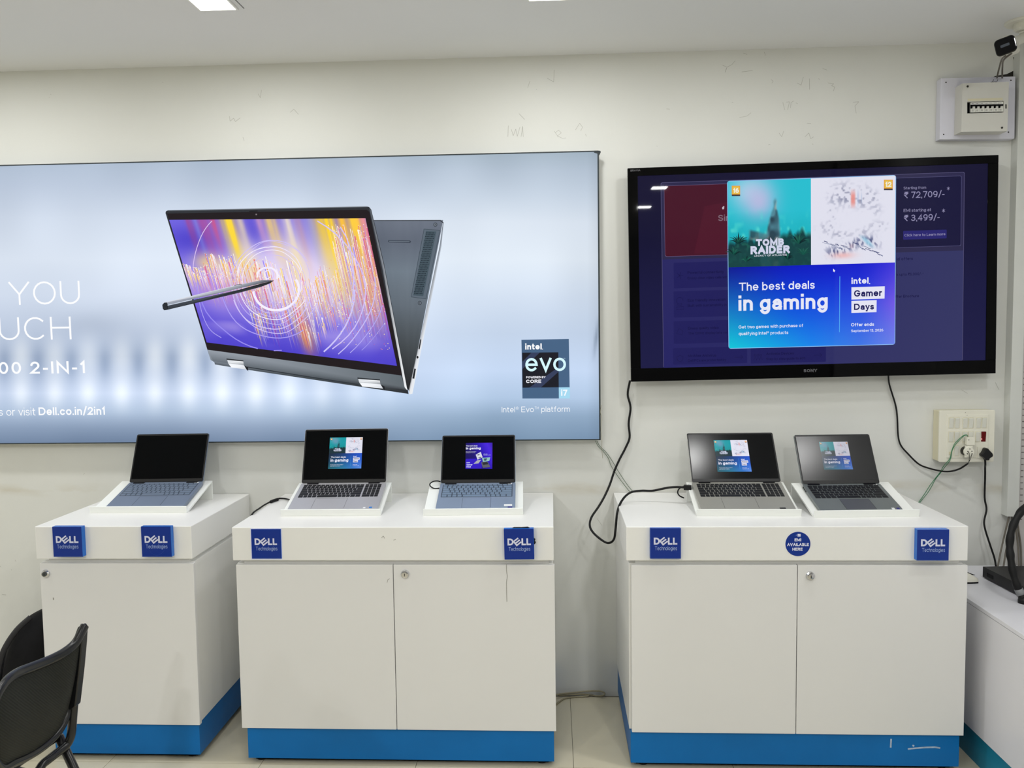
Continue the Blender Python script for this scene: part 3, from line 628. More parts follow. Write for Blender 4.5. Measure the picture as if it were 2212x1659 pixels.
for k in range(1000):
    u = sp.random() ** .9
    en = float(vnoise(np.array([u * 14]), np.array([1.5]), 71)[0]) * .22
    if u < .10: t0, t1 = .30 + .10 * sp.random() + en * .4, .46 + .16 * sp.random()
    elif u < .28: t0, t1 = .20 + .22 * sp.random() + en * .5, .42 + .30 * sp.random()
    elif u < .62: t0, t1 = .18 + .55 * sp.random() + en, .60 + .40 * sp.random() ** 1.5
    elif u < .80: t0, t1 = .22 + .36 * sp.random() + en, .55 + .30 * sp.random()
    else: t0, t1 = .04 + .6 * sp.random(), .45 + .45 * sp.random()
    t1 = min(t1, .985); t0 = min(t0, .86)
    SU.append(u); SV0.append(t0); SV1.append(max(t1, t0 + .1))
cols0 = wallpaper(np.array([SU]), np.array([SV1]))[0]
PAL = [(255, 252, 246)] * 6 + [(255, 222, 96)] * 5 + [(250, 176, 72)] * 3 + [(240, 120, 90)] * 2 + [(226, 90, 140)] * 2 + [(250, 214, 235)] * 3 + [(150, 130, 250)] * 2
for u, t0, t1, cb in zip(SU, SV0, SV1, cols0):
    col = PAL[int(sp.integers(len(PAL)))]; w_ = .0007 + .0026 * sp.random() ** 3; cb = tuple(float(q) for q in cb); md = tuple(.62 * a + .38 * b for a, b in zip(col, cb)); tm = (t0 + t1) / 2
    il.poly(z2([sq(u - w_, t0), sq(u + w_, t0), sq(u + w_, tm), sq(u + w_ * .8, t1), sq(u - w_ * .8, t1), sq(u - w_, tm)]), [col, col, md, cb, cb, md], 11)
    X, Y_ = sq(u, t0); s_ = 2.0 + 2.2 * sp.random()
    il.poly(z2([(X - s_, Y_), (X, Y_ - s_), (X + s_, Y_), (X, Y_ + s_)]), (255, 246, 220) if sp.random() < .6 else (255, 206, 110), 12)
for k in range(110):
    u, v = .72 + .27 * sp.random(), .25 + .65 * sp.random(); X, Y_ = sq(u, v); s_ = 2 + 2.6 * sp.random()
    il.poly(z2([(X - s_, Y_), (X, Y_ - s_), (X + s_, Y_), (X, Y_ + s_)]), random.choice([(255, 226, 150), (255, 150, 110), (255, 250, 240), (236, 90, 90)]), 13)
# ripples of light round the pen tip
def ring(cx, cy, rx, ry, a0, a1, w_, col, h=12, tilt=0.0, seed=0, jag=0.03):
    n = max(10, int(abs(a1 - a0) / 6)); P_ = []
    for i in range(n + 1):
        q = math.radians(a0 + (a1 - a0) * i / n); k = 1 + jag * (float(vnoise(np.array([q * 2.2 + seed * 9]), np.array([seed * 1.7]), 61)[0]) - .5) * 2
        x, y = rx * k * math.cos(q), ry * k * math.sin(q); P_.append((cx + x * math.cos(tilt) - y * math.sin(tilt), cy + x * math.sin(tilt) + y * math.cos(tilt)))
    run = []
    def inside(p):
        x, y = p
        for (ax_, ay_), (bx_, by_) in zip(SCQ, SCQ[1:] + SCQ[:1]):
            if (bx_ - ax_) * (y - ay_) - (by_ - ay_) * (x - ax_) < 60: return False
        return True
    for p in P_ + [(-9e3, -9e3)]:
        if inside(p): run.append(p)
        else:
            if len(run) > 1: il.line(z2(run), w_ * .00050, col, h)
            run = []
LV, WH2 = (208, 194, 248), (246, 240, 255)
for args in ((842, 590, 22, 30, 0, 360, 6, WH2), (842, 588, 46, 52, 0, 360, 5, LV), (842, 600, 75, 62, 170, 380, 16, WH2), (905, 700, 168, 150, -30, 175, 20, WH2), (880, 660, 205, 215, 0, 360, 5, LV), (875, 640, 222, 232, 150, 420, 5, WH2), (880, 640, 238, 262, 0, 360, 4, LV),
             (885, 640, 262, 275, 30, 200, 6, WH2), (880, 650, 275, 302, 0, 360, 4, LV), (880, 660, 300, 330, 20, 160, 8, LV), (900, 640, 330, 375, 10, 190, 6, LV), (900, 620, 420, 440, 60, 170, 8, (170, 156, 244)), (900, 600, 560, 560, 85, 165, 9, (150, 138, 240)), (880, 640, 300, 300, 190, 330, 6, LV), (860, 600, 240, 215, 180, 350, 6, WH2),
             (700, 640, 785, 760, -50, 12, 9, LV), (700, 700, 780, 640, 0, 50, 12, (206, 198, 250)), (720, 700, 850, 640, -60, 44, 9, LV), (740, 700, 900, 660, -8, 46, 8, (200, 190, 248)), (760, 720, 960, 640, 0, 44, 6, (180, 170, 244)), (780, 740, 1000, 640, 5, 40, 5, (160, 150, 238)), (560, 560, 260, 420, 180, 290, 6, (220, 196, 240)), (520, 640, 190, 420, 95, 180, 6, (170, 160, 240))):
    ring(*args, seed=args[2] % 17)
# pen lying across the picture
il.poly(z2([(76, 800), (92, 792), (600, 670), (800, 630), (890, 632), (640, 690), (100, 815)]), [(170, 176, 190), (226, 230, 240), (238, 240, 250), (140, 144, 156), (40, 38, 44), (120, 126, 138), (150, 158, 172)], 14)
il.poly(z2([(80, 824), (640, 699), (800, 654), (892, 632), (860, 655), (795, 680), (640, 722), (100, 850), (82, 848)]), [(60, 66, 76), (76, 84, 94), (58, 62, 70), (28, 28, 32), (40, 42, 48), (50, 54, 60), (58, 64, 72), (46, 52, 58), (30, 34, 40)], 15)
il.poly(z2([(70, 812), (84, 796), (104, 794), (108, 838), (100, 850), (84, 852), (74, 840)]), (38, 42, 48), 16)
il.line(z2([(106, 800), (110, 845)]), 0.0025, (24, 26, 30), 17)
il.line(z2([(600, 672), (618, 664), (650, 660), (656, 668)]), 0.002, (70, 74, 84), 17)
# processor badge
F8 = 8.295
def z8(pts): return [LBP(1060 + a / F8, 720 + b_ / F8) for a, b_ in pts]
il.poly(z8([(550, 117), (1400, 100), (1418, 1168), (568, 1170)]), (70, 99, 132), 4)
il.poly(z8([(565, 347), (1212, 340), (1220, 968), (570, 975)]), (24, 25, 34), 5)
il.poly(z8([(730, 346), (880, 344), (569, 640), (568, 510)]), (52, 62, 92), 6)
il.poly(z8([(1214, 610), (1216, 690), (900, 971), (690, 973)]), (52, 62, 92), 6)
il.poly(z8([(1220, 970), (1418, 968), (1418, 1168), (1222, 1168)]), (166, 218, 242), 5)
pic.build('sign_face', lb, 'lit_fabric', lb3)
il.build('laptop_illustration', lb, 'lit_fabric', lb3)
lt = Art()
def lbt(body, u0, v0, u1, v1, col, bold=0.0, spacing=1.0, capv=None, h=18):
    p, q = LBP(u0, v0), LBP(u1, v1); cap = None if capv is None else abs(LBP(u0, v0 - capv)[1] - p[1])
    lt.text(body, p[0], p[1], q[0] - p[0], col, h, bold, spacing, cap)
WHT = (252, 253, 255)
lbt('YOU', 20, 659, 174, 657, WHT, -0.017, 1.1, 50)
lbt('UCH', -1, 735, 155, 733, WHT, -0.017, 1.12, 49)
lbt('00 2-IN-1', -2, 808, 184, 806, WHT, 0.008, 1.3, 26)
lbt('s or visit', -2, 898, 77, 897, WHT, -0.012, 1.0)
lbt('Dell.co.in/2in1', 84, 897, 227, 896, WHT, 0.012)
lbt('Intel® Evo™ platform', 1060 + 200 / F8, 720 + 1416 / F8, 1060 + 1418 / F8, 720 + 1408 / F8, WHT, -0.013)
def t8(body, x0, y, x1, col, **k): lbt(body, 1060 + x0 / F8, 720 + y / F8, 1060 + x1 / F8, 720 + (y - 6) / F8, col, **k)
t8('intel', 618, 292, 915, WHT, bold=0.026); t8('.', 920, 290, 934, WHT)
t8('evo', 622, 684, 1350, (214, 248, 255), bold=0.0, spacing=0.98)
t8('POWERED BY', 635, 808, 985, (240, 240, 248), bold=0.03, capv=37 / F8); t8('CORE', 635, 892, 905, (240, 240, 248), bold=0.03, capv=62 / F8)
t8('™', 1305, 480, 1335, (190, 220, 235)); t8('i7', 1262, 1118, 1378, (245, 250, 255), bold=0.02)
lt.build_lines('lettering', lb, 'lit_fabric', lb3)

# ================================================================== PROMOTION PICTURE SHARED BY THE SCREENS
def promo(P, L, M_, k=1.0, cell=90, hz=4, detail=True, dim=False):
    """unit square, s right, t down -> plane through M_(s, t); k scales stroke widths in plane units"""
    def G(s0, t0, s1, t1): return quad([M_(s0, t0), M_(s1, t0), M_(s1, t1), M_(s0, t1)])
    def leftfn(U, V):
        c = np.zeros(U.shape + (3,)) + np.array([40, 196, 214.0])
        c = mixc(c, (160, 214, 236), np.exp(-((U - .25) / .25) ** 2 - ((V - .12) / .2) ** 2))
        c = mixc(c, (206, 190, 232), np.exp(-((U - .38) / .2) ** 2 - ((V - .25) / .22) ** 2) * .8)
        c = mixc(c, (16, 168, 176), np.clip((V - .35) * 2.2, 0, 1) * (0.5 + .5 * vnoise(U * 9, V * 9, 41)))
        c = mixc(c, (90, 224, 216), np.clip((vnoise(U * 22, V * 14, 42) - .6) * 3, 0, 1) * np.clip((V - .3) * 3, 0, 1))
        edge = .70 - .10 * U + .06 * (vnoise(U * 16, V * 0, 43) - .5) - .06 * np.abs(np.sin(U * 40)) * vnoise(U * 20, V * 0 + 3, 44)
        c = mixc(c, (16, 62, 66), np.clip((V - edge) * 14, 0, 1))
        c = mixc(c, (34, 112, 96), np.clip((V - edge) * 9, 0, 1) * np.clip((vnoise(U * 34, V * 34, 45) - .55) * 4, 0, 1))
        wd = np.clip(.015 + .17 * (V - .22), .0, .16) + .05 * (vnoise(V * 13, V * 0 + 2, 46) - .5) * np.clip(V * 3, 0, 1)
        rock = np.clip((wd - np.abs(U - .555 + .06 * (V - .5))) * 40, 0, 1) * np.clip((V - .20) * 20, 0, 1)
        tx = vnoise(U * 26 + V * 9, V * 7, 47)
        rc = mixc(mixc(np.zeros(U.shape + (3,)) + np.array([84, 140, 156.0]), (176, 168, 158), np.clip((tx - .5) * 4, 0, 1)), (44, 70, 84), np.clip((vnoise(U * 17, V * 11 + 5, 48) - .52) * 4, 0, 1))
        led = np.clip((.07 - np.abs(V - .66 - .25 * (U - .4))) * 30, 0, 1) * np.clip((.16 - np.abs(U - .40)) * 30, 0, 1)
        c = c * (1 - rock[..., None]) + rc * rock[..., None]; c = c * (1 - led[..., None] * .8) + (rc * .8 + 12) * led[..., None] * .8
        c = mixc(c, (22, 70, 70), np.clip((V - edge - .06) * 10, 0, 1) * .85)
        if dim:
            c = mixc(c * np.array([.55, .80, .78]), (34, 52, 62), np.clip((V - .62) * 6, 0, 1) * .8)
        return c
    P.grid(leftfn, G(0, 0, .4985, .512), cell, cell, hz)
    def rightfn(U, V):
        c = np.zeros(U.shape + (3,)) + np.array([232, 232, 246.0])
        def g(x, y, a, b_): return np.exp(-((U - x) / a) ** 2 - ((V - y) / b_) ** 2)
        den = g(.40, .20, .09, .11) + g(.63, .24, .09, .10) + .45 * g(.26, .20, .06, .10) + .4 * g(.76, .24, .04, .06) + .5 * g(.25, .40, .04, .10) + .4 * g(.77, .38, .06, .06) + .45 * g(.20, .57, .10, .06) + .4 * g(.80, .57, .13, .05) + .5 * g(.34, .66, .14, .04) + .4 * g(.62, .64, .10, .04)
        wed = np.exp(-(np.abs(V - .80 - .06 * np.sin(U * 7)) / .055) ** 2) * np.clip((.36 - np.abs(U - .50)) * 9, 0, 1)
        n = vnoise(U * 34 + V * 11, V * 40, 81); n2 = vnoise(U * 60, V * 30 - U * 24, 82)
        c = mixc(c, (204, 204, 220), np.clip(den * .5 + wed, 0, 1) * .25)
        c = mixc(c, (108, 112, 142), np.clip(den * np.clip((n - .56) * 6, 0, 1), 0, 1) * .85)
        c = mixc(c, (64, 72, 118), np.clip(wed * np.clip((n2 - .46) * 5, 0, 1), 0, 1) * .85)
        bar = lambda x, w_, y0, y1: np.clip((w_ - np.abs(U - x)) * 60, 0, 1) * np.clip((V - y0) * 12, 0, 1) * np.clip((y1 - V) * 12, 0, 1)
        c = mixc(c, (238, 146, 138), bar(.50, .034, .13, .37) * .9); c = mixc(c, (140, 166, 212), bar(.56, .012, .13, .36) * .8); c = mixc(c, (150, 176, 214), bar(.60, .010, .15, .34) * .7)
        c = mixc(c, (244, 186, 184), g(.38, .90, .13, .035) * .8); c = mixc(c, (236, 140, 134), bar(.485, .035, .76, .83) * .9)
        c = mixc(c, (150, 206, 232), np.clip((.05 - np.abs(U - .66 - (V - .74) * .9)) * 26, 0, 1) * np.clip((V - .66) * 14, 0, 1) * np.clip((.84 - V) * 14, 0, 1) * .8)
        return c
    P.grid(rightfn, G(.4985, 0, 1, .512), cell, cell, hz)
    def lowfn(U, V):
        top = interp(U, [0, .35, .8, 1], [(10, 26, 150), (6, 24, 196), (14, 24, 210), (64, 52, 224)])
        bot = interp(U, [0, .2, .5, .8, 1], [(16, 206, 224), (14, 180, 232), (26, 138, 242), (66, 122, 238), (112, 134, 240)])
        midc = interp(U, [0, .4, .8, 1], [(18, 120, 200), (10, 80, 226), (40, 78, 230), (118, 92, 236)])
        if dim:
            top = interp(U, [0, .35, .7, 1], [(30, 42, 60), (28, 54, 100), (28, 74, 176), (36, 84, 206)]); midc = interp(U, [0, .4, .75, 1], [(26, 66, 92), (24, 84, 142), (36, 96, 190), (56, 108, 220)])
            bot = interp(U, [0, .4, .75, 1], [(36, 104, 116), (44, 128, 160), (58, 126, 206), (100, 150, 236)])
        t = V[..., None]
        return np.where(t < .5, top * (1 - 2 * t) + midc * 2 * t, midc * (2 - 2 * t) + bot * (2 * t - 1))
    P.grid(lowfn, G(0, .512, 1, 1), 24, 20, hz)
    # plain rock and foliage in the left picture
    def lp(x, y): return M_((x - 57) / 1490.0, (y - 90 + (x - 57) * 0.033) / 1500.0)
    if detail:
        rs = random.Random(4)
        for cx, cy, n, ln in ((150, 640, 9, 110), (110, 740, 8, 90), (690, 640, 10, 110), (730, 740, 9, 90), (590, 780, 8, 80), (220, 800, 8, 70)):
            for i in range(n):
                q = math.radians(200 + 140 * i / (n - 1)); l = ln * (.7 + .3 * rs.random())
                P.line([lp(cx, cy), lp(cx + l * .6 * math.cos(q), cy + l * .6 * math.sin(q) - 6), lp(cx + l * math.cos(q), cy + l * math.sin(q) + 8)], 0.011 * k, rs.choice([(10, 40, 44), (22, 78, 70), (34, 100, 84)]), hz + 2, w1=0.001 * k)
    # loose abstract ink strokes in the white picture
    rs = random.Random(9)
    for x0, y0, x1, y1, n in ((915, 640, 1130, 690, 14), (1190, 640, 1420, 750, 16)) if detail else ():
        for i in range(n):
            t = i / max(1, n - 1); x = x0 + (x1 - x0) * t; y = y0 + (y1 - y0) * t + rs.uniform(-24, 18) * (1 - .4 * abs(t - .5))
            P.line([lp(x - 16, y - 4), lp(x, y + rs.uniform(-6, 6)), lp(x + 18, y + 8)], rs.uniform(.002, .005) * k, rs.choice([(74, 80, 124), (110, 118, 154), (150, 158, 184)]), hz + 3)
    # age ratings
    for x0, x1, y0, y1, tx in ((93, 168, 128, 206, '16'), (1445, 1523, 77, 155, '12')):
        P.poly([lp(x0, y0), lp(x1, y0), lp(x1, y1 + 14), lp(x0, y1 + 14)], (60, 56, 60), hz + 3)
        P.poly([lp(x0, y0), lp(x1, y0), lp(x1, y1), lp(x0, y1)], (240, 160, 50), hz + 4)
        if detail: P.poly([lp(x0 + 6, y0 + 6), lp(x1 - 6, y0 + 6), lp(x1 - 6, y1 - 6), lp(x0 + 6, y1 - 6)], (236, 196, 80), hz + 5)
        p, q = lp(x0 + 12, y1 - 14), lp(x1 - 12, y1 - 14); L.text(tx, p[0], p[1], q[0] - p[0], (250, 246, 236), hz + 7, 0.02, 1.0)
    def T(body, x0, y, x1, col, bold=0.0, cap=None, spacing=1.0):
        p, q = lp(x0, y), lp(x1, y); cp = None if cap is None else abs(lp(x0, y - cap)[1] - p[1])
        L.text(body, p[0], p[1], q[0] - p[0], col, hz + 7, bold, spacing, cp)
    T('TOMB', 307, 666, 557, (214, 218, 240), 0.045, 62); T('RAIDER', 258, 740, 613, (214, 218, 240), 0.045, 72)
    T('LEGACY OF ATLANTIS', 290, 761, 583, (220, 226, 240), 0.012, 16, 1.15)
    W2 = (238, 240, 255)
    T('The best deals', 150, 1069, 832, W2, 0.004); T('in gaming', 145, 1250, 948, W2, 0.018)
    T('Get two games with purchase of', 145, 1411, 727, W2, 0.004); T('qualifying Intel® products', 145, 1471, 593, W2, 0.004)
    P.poly([lp(1054, 935), lp(1059, 935), lp(1056, 1437), lp(1051, 1437)], (90, 190, 250), hz + 3)
    T('intel', 1160, 1003, 1312, W2, 0.022); T('.', 1317, 1003, 1326, W2)
    P.poly([lp(1160, 1032), lp(1457, 1022), lp(1455, 1132), lp(1160, 1143)], (236, 236, 252), hz + 3)
    P.poly([lp(1160, 1155), lp(1385, 1146), lp(1384, 1254), lp(1160, 1263)], (236, 236, 252), hz + 3)
    T('Gamer', 1183, 1117, 1432, (26, 24, 92), 0.02); T('Days', 1183, 1236, 1362, (26, 24, 92), 0.02)
    T('Offer ends', 1157, 1384, 1362, W2, 0.012); T('September 13, 2026', 1157, 1436, 1445, W2, 0.006)
    if detail: P.poly([lp(997, 866), lp(1016, 886), lp(1008, 888), lp(1012, 896), lp(1006, 897), lp(1003, 889), lp(997, 893)], (250, 250, 255), hz + 6)

# ================================================================== TELEVISION
TVY = WALL - 0.07
tvc = (at_y(1357, 364, TVY) + at_y(2159, 333, TVY) + at_y(2147, 807, TVY) + at_y(1364, 825, TVY)) / 4
tv = thing('television', 'large black flat television on the wall showing a game offer on its screen', 'television', (tvc.x, WALL, tvc.z), (0, -0.0130, 0))
Itv = mw(tv).inverted()
TW, TH = 0.7075, 0.4195
B().prism([(x, -0.055, z) for x, z in rr(-TW + .02, TW - .02, -TH + .02, TH - .02, .01)], (0, 0.055, 0)).build('back_shell', 'tv_back', tv, world=False)
def TVP(u, v): q = Itv @ at_y(u, v, TVY); return (q.x, q.z)
F26 = 2.6333
def zt(x, y): return TVP(1340 + x / F26, 320 + y / F26)
sx0, sz1 = zt(99, 160); sx1 = zt(2092, 95)[0]; sz0 = zt(105, 1252)[1]; sz1 = (sz1 + zt(2100, 85)[1]) / 2; sz0 = (sz0 + zt(2080, 1207)[1]) / 2
bz = B()
for (x0, x1, z0, z1) in ((-TW, TW, sz1, TH), (-TW, TW, -TH, sz0), (-TW, sx0, sz0, sz1), (sx1, TW, sz0, sz1)):
    bz.box(x0, x1, -0.0705, -0.05, z0, z1)
bz.build('bezel', 'tv_bezel', tv, world=False, bevel=0.0015)
sc = B().box(sx0, sx1, -0.068, -0.05, sz0, sz1).build('screen', 'tv_bezel', tv, world=False)
def tv3(a, b_, h): return (a, -0.0682 - 0.00006 * h, b_)
P = Art(); L = Art()
P.grid(lambda U, V: interp(V, [0, .3, .6, 1], [(23, 20, 52), (20, 18, 52), (25, 24, 67), (30, 29, 73)]) - 5 * np.abs(U - .5)[..., None], quad([(sx0, sz1), (sx1, sz1), (sx1, sz0), (sx0, sz0)]), 12, 12, 1)
def trr(x0, y0, x1, y1, r, col, h):
    (ax, az), (bx, bz_) = zt(x0, y0), zt(x1, y1); rr3 = r / F26 * 0.00178
    P.poly(rr(ax, bx, min(az, bz_), max(az, bz_), rr3), col, h)
# page behind the offer (coordinates measured on the photographed screen, then levelled)
pL, pT = zt(230, 197); pR = zt(1960, 140)[0]; pT = (pT + zt(1968, 132)[1]) / 2
P.poly(rr(pL, pR, sz0, pT, .006), (84, 80, 118), 2)
P.poly(rr(pL + .002, pR - .002, sz0, pT - .002, .006), (45, 42, 77), 3)
P.poly([(pL + .002, sz0), (pR - .002, sz0), (pR - .002, pT - .30), (pL + .002, pT - .30)], [(37, 35, 100), (54, 55, 102), (52, 54, 100), (42, 40, 100)], 4)
rL, rT = zt(248, 214); rR, rB = zt(640, 606)
P.poly(rr(rL, rR, rB, rT, .008), (104, 84, 120), 5); P.poly(rr(rL + .0015, rR, rB + .0015, rT - .0015, .008), (72, 19, 39), 6)
P.poly([zt(480, 330), zt(640, 300), zt(640, 600), zt(420, 600)], (80, 22, 42), 7)
P.poly([zt(586, 330), zt(592, 330), zt(590, 346), zt(582, 348), zt(578, 340)], (200, 190, 200), 8)
q0, q1 = zt(1500, 170), zt(1936, 556); qq = zt(1943, 158)
P.poly(rr(q0[0], qq[0], q1[1], (q0[1] + qq[1]) / 2, .006), (84, 82, 124), 5)
P.poly(rr(q0[0], qq[0] - .0015, q1[1] + .0015, (q0[1] + qq[1]) / 2 - .0015, .006), (22, 20, 58), 6)
def card(x0, y0, x1, y1, col=(32, 30, 92)):
    a_, b_ = zt(x0, y0), zt(x1, y1); P.poly(rr(a_[0], b_[0], b_[1], a_[1], .004), col, 5)
card(303, 652, 640, 788); card(303, 815, 640, 955); card(303, 985, 640, 1105); card(300, 1138, 722, 1222); card(742, 1132, 1170, 1215)
def tt(body, x0, y, x1, y1, col, bold=0.0, cap=None, h=9, spacing=1.0):
    p, q = zt(x0, y), zt(x1, y1); cp = None if cap is None else abs(zt(x0, y - cap)[1] - p[1])
    L.text(body, p[0], (p[1] + q[1]) / 2, q[0] - p[0], col, h, bold, spacing, cp)
GR = (146, 142, 178); DK = (16, 14, 66)
tt('Sin', 557, 414, 622, 413, (128, 104, 118), 0.012)
tt('Starting from', 1612, 234, 1740, 231, GR); tt('₹ 72,709/-', 1612, 286, 1845, 276, GR); tt('*', 1858, 262, 1875, 262, GR)
tt('EMI starting at', 1612, 362, 1768, 359, GR); tt('₹ 3,499/-', 1612, 416, 1817, 408, GR); tt('*', 1830, 390, 1848, 390, GR)
a_, b_ = zt(1610, 471), zt(1857, 513); P.poly(rr(a_[0], b_[0], b_[1], a_[1], .003), (40, 36, 112), 7)
tt('Click here to Learn more', 1617, 501, 1850, 497, GR, 0.006)
tt('Powerful connectivity', 383, 715, 589, 710, DK, 0.004); tt('Enjoy clear video calls wit', 383, 746, 606, 740, DK)
tt('Eco friendly Innovation', 384, 873, 600, 868, DK, 0.004); tt('Built with sustainability in', 384, 903, 605, 897, DK)
tt('Enjoy quality video', 386, 1032, 560, 1028, DK, 0.004); tt('The 120Hz display lets yo', 386, 1060, 606, 1055, DK)
tt('McAfee Antivirus', 386, 1189, 545, 1185, DK, 0.004); tt('Dell PCs are protected by', 386, 1215, 603, 1210, DK)
tt('Activate Devices', 830, 1177, 987, 1173, DK, 0.004); tt('Step by step guide to acti', 830, 1206, 1052, 1201, DK)
tt('ial offers', 1572, 638, 1665, 636, DK, 0.004); tt('k upto ₹6,000/-*', 1572, 726, 1725, 722, DK); tt('Offer Brochure', 1548, 851, 1700, 848, DK, 0.004)
for x, y in ((652, 1190), (1102, 1178)):
    P.line([zt(x, y), zt(x + 46, y - 1)], .0012, DK, 7); P.line([zt(x + 32, y - 13), zt(x + 46, y - 1), zt(x + 32, y + 11)], .0012, DK, 7)
for q in range(5):
    an = 2 * PI * q / 5; P.line([zt(338, 725), zt(338 + 19 * math.cos(an), 725 + 22 * math.sin(an))], .0012, DK, 7)
P.line([zt(338 + 19 * math.cos(t), 868 + 19 * math.sin(t)) for t in np.linspace(0.9, 5.4 + .9, 16)], .0012, DK, 7); P.line([zt(326, 886), zt(328, 896), zt(348, 895), zt(350, 885)], .0012, DK, 7)
P.line([zt(318, 918), zt(360, 916), zt(360, 902), zt(318, 904)], .0012, DK, 7, True)
P.line([zt(320, 1055), zt(334, 1025), zt(356, 1040), zt(352, 1060)], .0012, DK, 7, True)
P.line([zt(322, 1188), zt(340, 1180), zt(358, 1186), zt(354, 1206), zt(340, 1216), zt(326, 1207)], .0012, DK, 7, True)
for cx in (768, 784, 800): P.line([zt(cx + 6 * math.cos(t), 1178 + 6 * math.sin(t)) for t in np.linspace(0, 2 * PI, 9)[:-1]], .001, DK, 7, True); P.line([zt(cx - 9, 1206), zt(cx, 1188), zt(cx + 9, 1205)], .001, DK, 7)
c1, c2, c3, c4 = zt(615, 190), zt(1570, 155), zt(1557, 1114), zt(615, 1139)
px0, px1 = (c1[0] + c4[0]) / 2, (c2[0] + c3[0]) / 2; pz1, pz0 = (c1[1] + c2[1]) / 2, (c3[1] + c4[1]) / 2
P.poly(rr(px0 - .0022, px1 + .0022, pz0 - .0022, pz1 + .0022, .010), (150, 200, 250), 10)
promo(P, L, lambda s, t: (px0 + (px1 - px0) * s, pz1 + (pz0 - pz1) * t), k=px1 - px0, cell=90, hz=12)
P.build('screen_picture', sc, 'tv_picture', tv3); L.build_lines('lettering', sc, 'tv_picture', tv3)
brand = Art()
def bt(body, x0, y, x1, y1, col, bold, spacing):
    p, q = zt(x0, y), zt(x1, y1); brand.text(body, p[0], (p[1] + q[1]) / 2, q[0] - p[0], col, 1, bold, spacing)
bt('BRAVIA', 58, 133, 114, 131, (120, 120, 126), 0.0, 1.2)
bt('SONY', 1042, 1276, 1120, 1272, (92, 92, 97), 0.03, 1.15)
brand.build_lines('brand_lettering', tv, 'print', lambda a, b_, h: (a, -0.0707 - .0001 * h, b_))

# ================================================================== DISPLAY CABINETS
T, SLAB, DOORB = 0.86, 0.118, 0.1354
def cab_lock(t_door, x, z, yf, dark=False):
    M = Matrix.Translation((x, yf, z)) @ Matrix.Rotation(PI / 2, 4, 'X')
    k = B().lathe([(0.0, 0.0), (0.0150, 0.0), (0.0148, 0.004), (0.0120, 0.008), (0.0095, 0.0085), (0.0, 0.0085)], 20, 0, M)
    k.lathe([(0.0, 0.0083), (0.0085, 0.0083), (0.0083, 0.011), (0.0, 0.0112)], 20, 2 if dark else 0, M)
    k.box(x - .0012, x + .0012, yf - .0118, yf - .0108, z - .0045, z + .0045, 1)
    return k.build('lock', ['chrome', 'screw_dark', 'chrome_dark'], t_door)
def cabinet(name, label, x0, x1, F, splits, lock_px, back_strip=None, ins=(.008, .006, .024)):
    t = thing(name, label, 'cabinet', ((x0 + x1) / 2, F, 0), (0, 0, 0), 'white display cabinets')
    yb = WALL - 0.004
    if back_strip:
        B().box(x0, x1, F, back_strip - .0015, T - SLAB, T).build('top_slab', 'cab_white', t, bevel=.0025)
        B().box(x0, x1, back_strip, yb, T - SLAB, T - .001).build('back_strip', 'cab_white', t, bevel=.0015)
    else:
        B().box(x0, x1, F, yb, T - SLAB, T).build('top_slab', 'cab_white', t, bevel=.0025)
    zt_ = T - SLAB - .0155
    B().box(x0 + .032, x1 - .018, F + .022, yb, zt_, T - SLAB).build('recess_strip', 'cab_white', t)
    B().box(x0 + ins[1], x1 - .004, F + .0235, yb, DOORB + .002, zt_).build('body', 'cab_white', t, bevel=.0012)
    xs = [x0 + ins[0]] + splits + [x1 + .003]
    doors = []
    for a_, b_ in zip(xs[:-1], xs[1:]):
        doors.append(B().box(a_ + .0012, b_ - .0012, F + .002, F + .0205, DOORB, zt_ - .0005).build('door', 'cab_door', t, bevel=.0012))
    for di, (u, v), dk in lock_px:
        p = at_y(u, v, F + .002); cab_lock(doors[di], p.x, p.z, F + .002, dk)
    pl = B().box(x0 + ins[2], x1 - .006, F + .014, yb, .0195, DOORB - .0005).build('plinth', 'cab_blue', t, bevel=.001)
    B().box(x0 + ins[2] + .02, x1 - .026, F + .036, yb - .02, .005, .0192).build('plinth_shade', 'dark_gap', t)  # black box added as the dark contact shade below the plinth
    for fx in (x0 + .06, x1 - .05):
        for fy in (F + .055, yb - .06):
            B().lathe([(0, 0), (.018, 0), (.018, .012), (.012, .0195), (0, .0195)], 14, 0, Matrix.Translation((fx, fy, 0))).build('foot', 'black_plastic', t)
    return t, doors, pl
split2 = at_y(853, 1400, 2.792).x; split3 = at_y(1721.5, 1400, 2.790).x
c1t, c1d, _ = cabinet('display_cabinet', 'narrow white cabinet with a single lockable door and blue plinth, beside the black chair', -1.8447, -1.2776, 2.8096, [], [(0, (99, 1239), True)])
c2t, c2d, _ = cabinet('display_cabinet', 'wide white two-door cabinet with blue plinth under the lit sign, one door scratched', -1.1244, -0.0018, 2.7916, [split2], [(1, (875, 1240), False)])
c3t, c3d, c3p = cabinet('display_cabinet', 'wide white two-door cabinet with blue plinth under the television, round sticker on it', 0.2458, 1.3834, 2.7903, [split3], [(1, (1750, 1244), False)], back_strip=3.141, ins=(.016, .010, .0135))
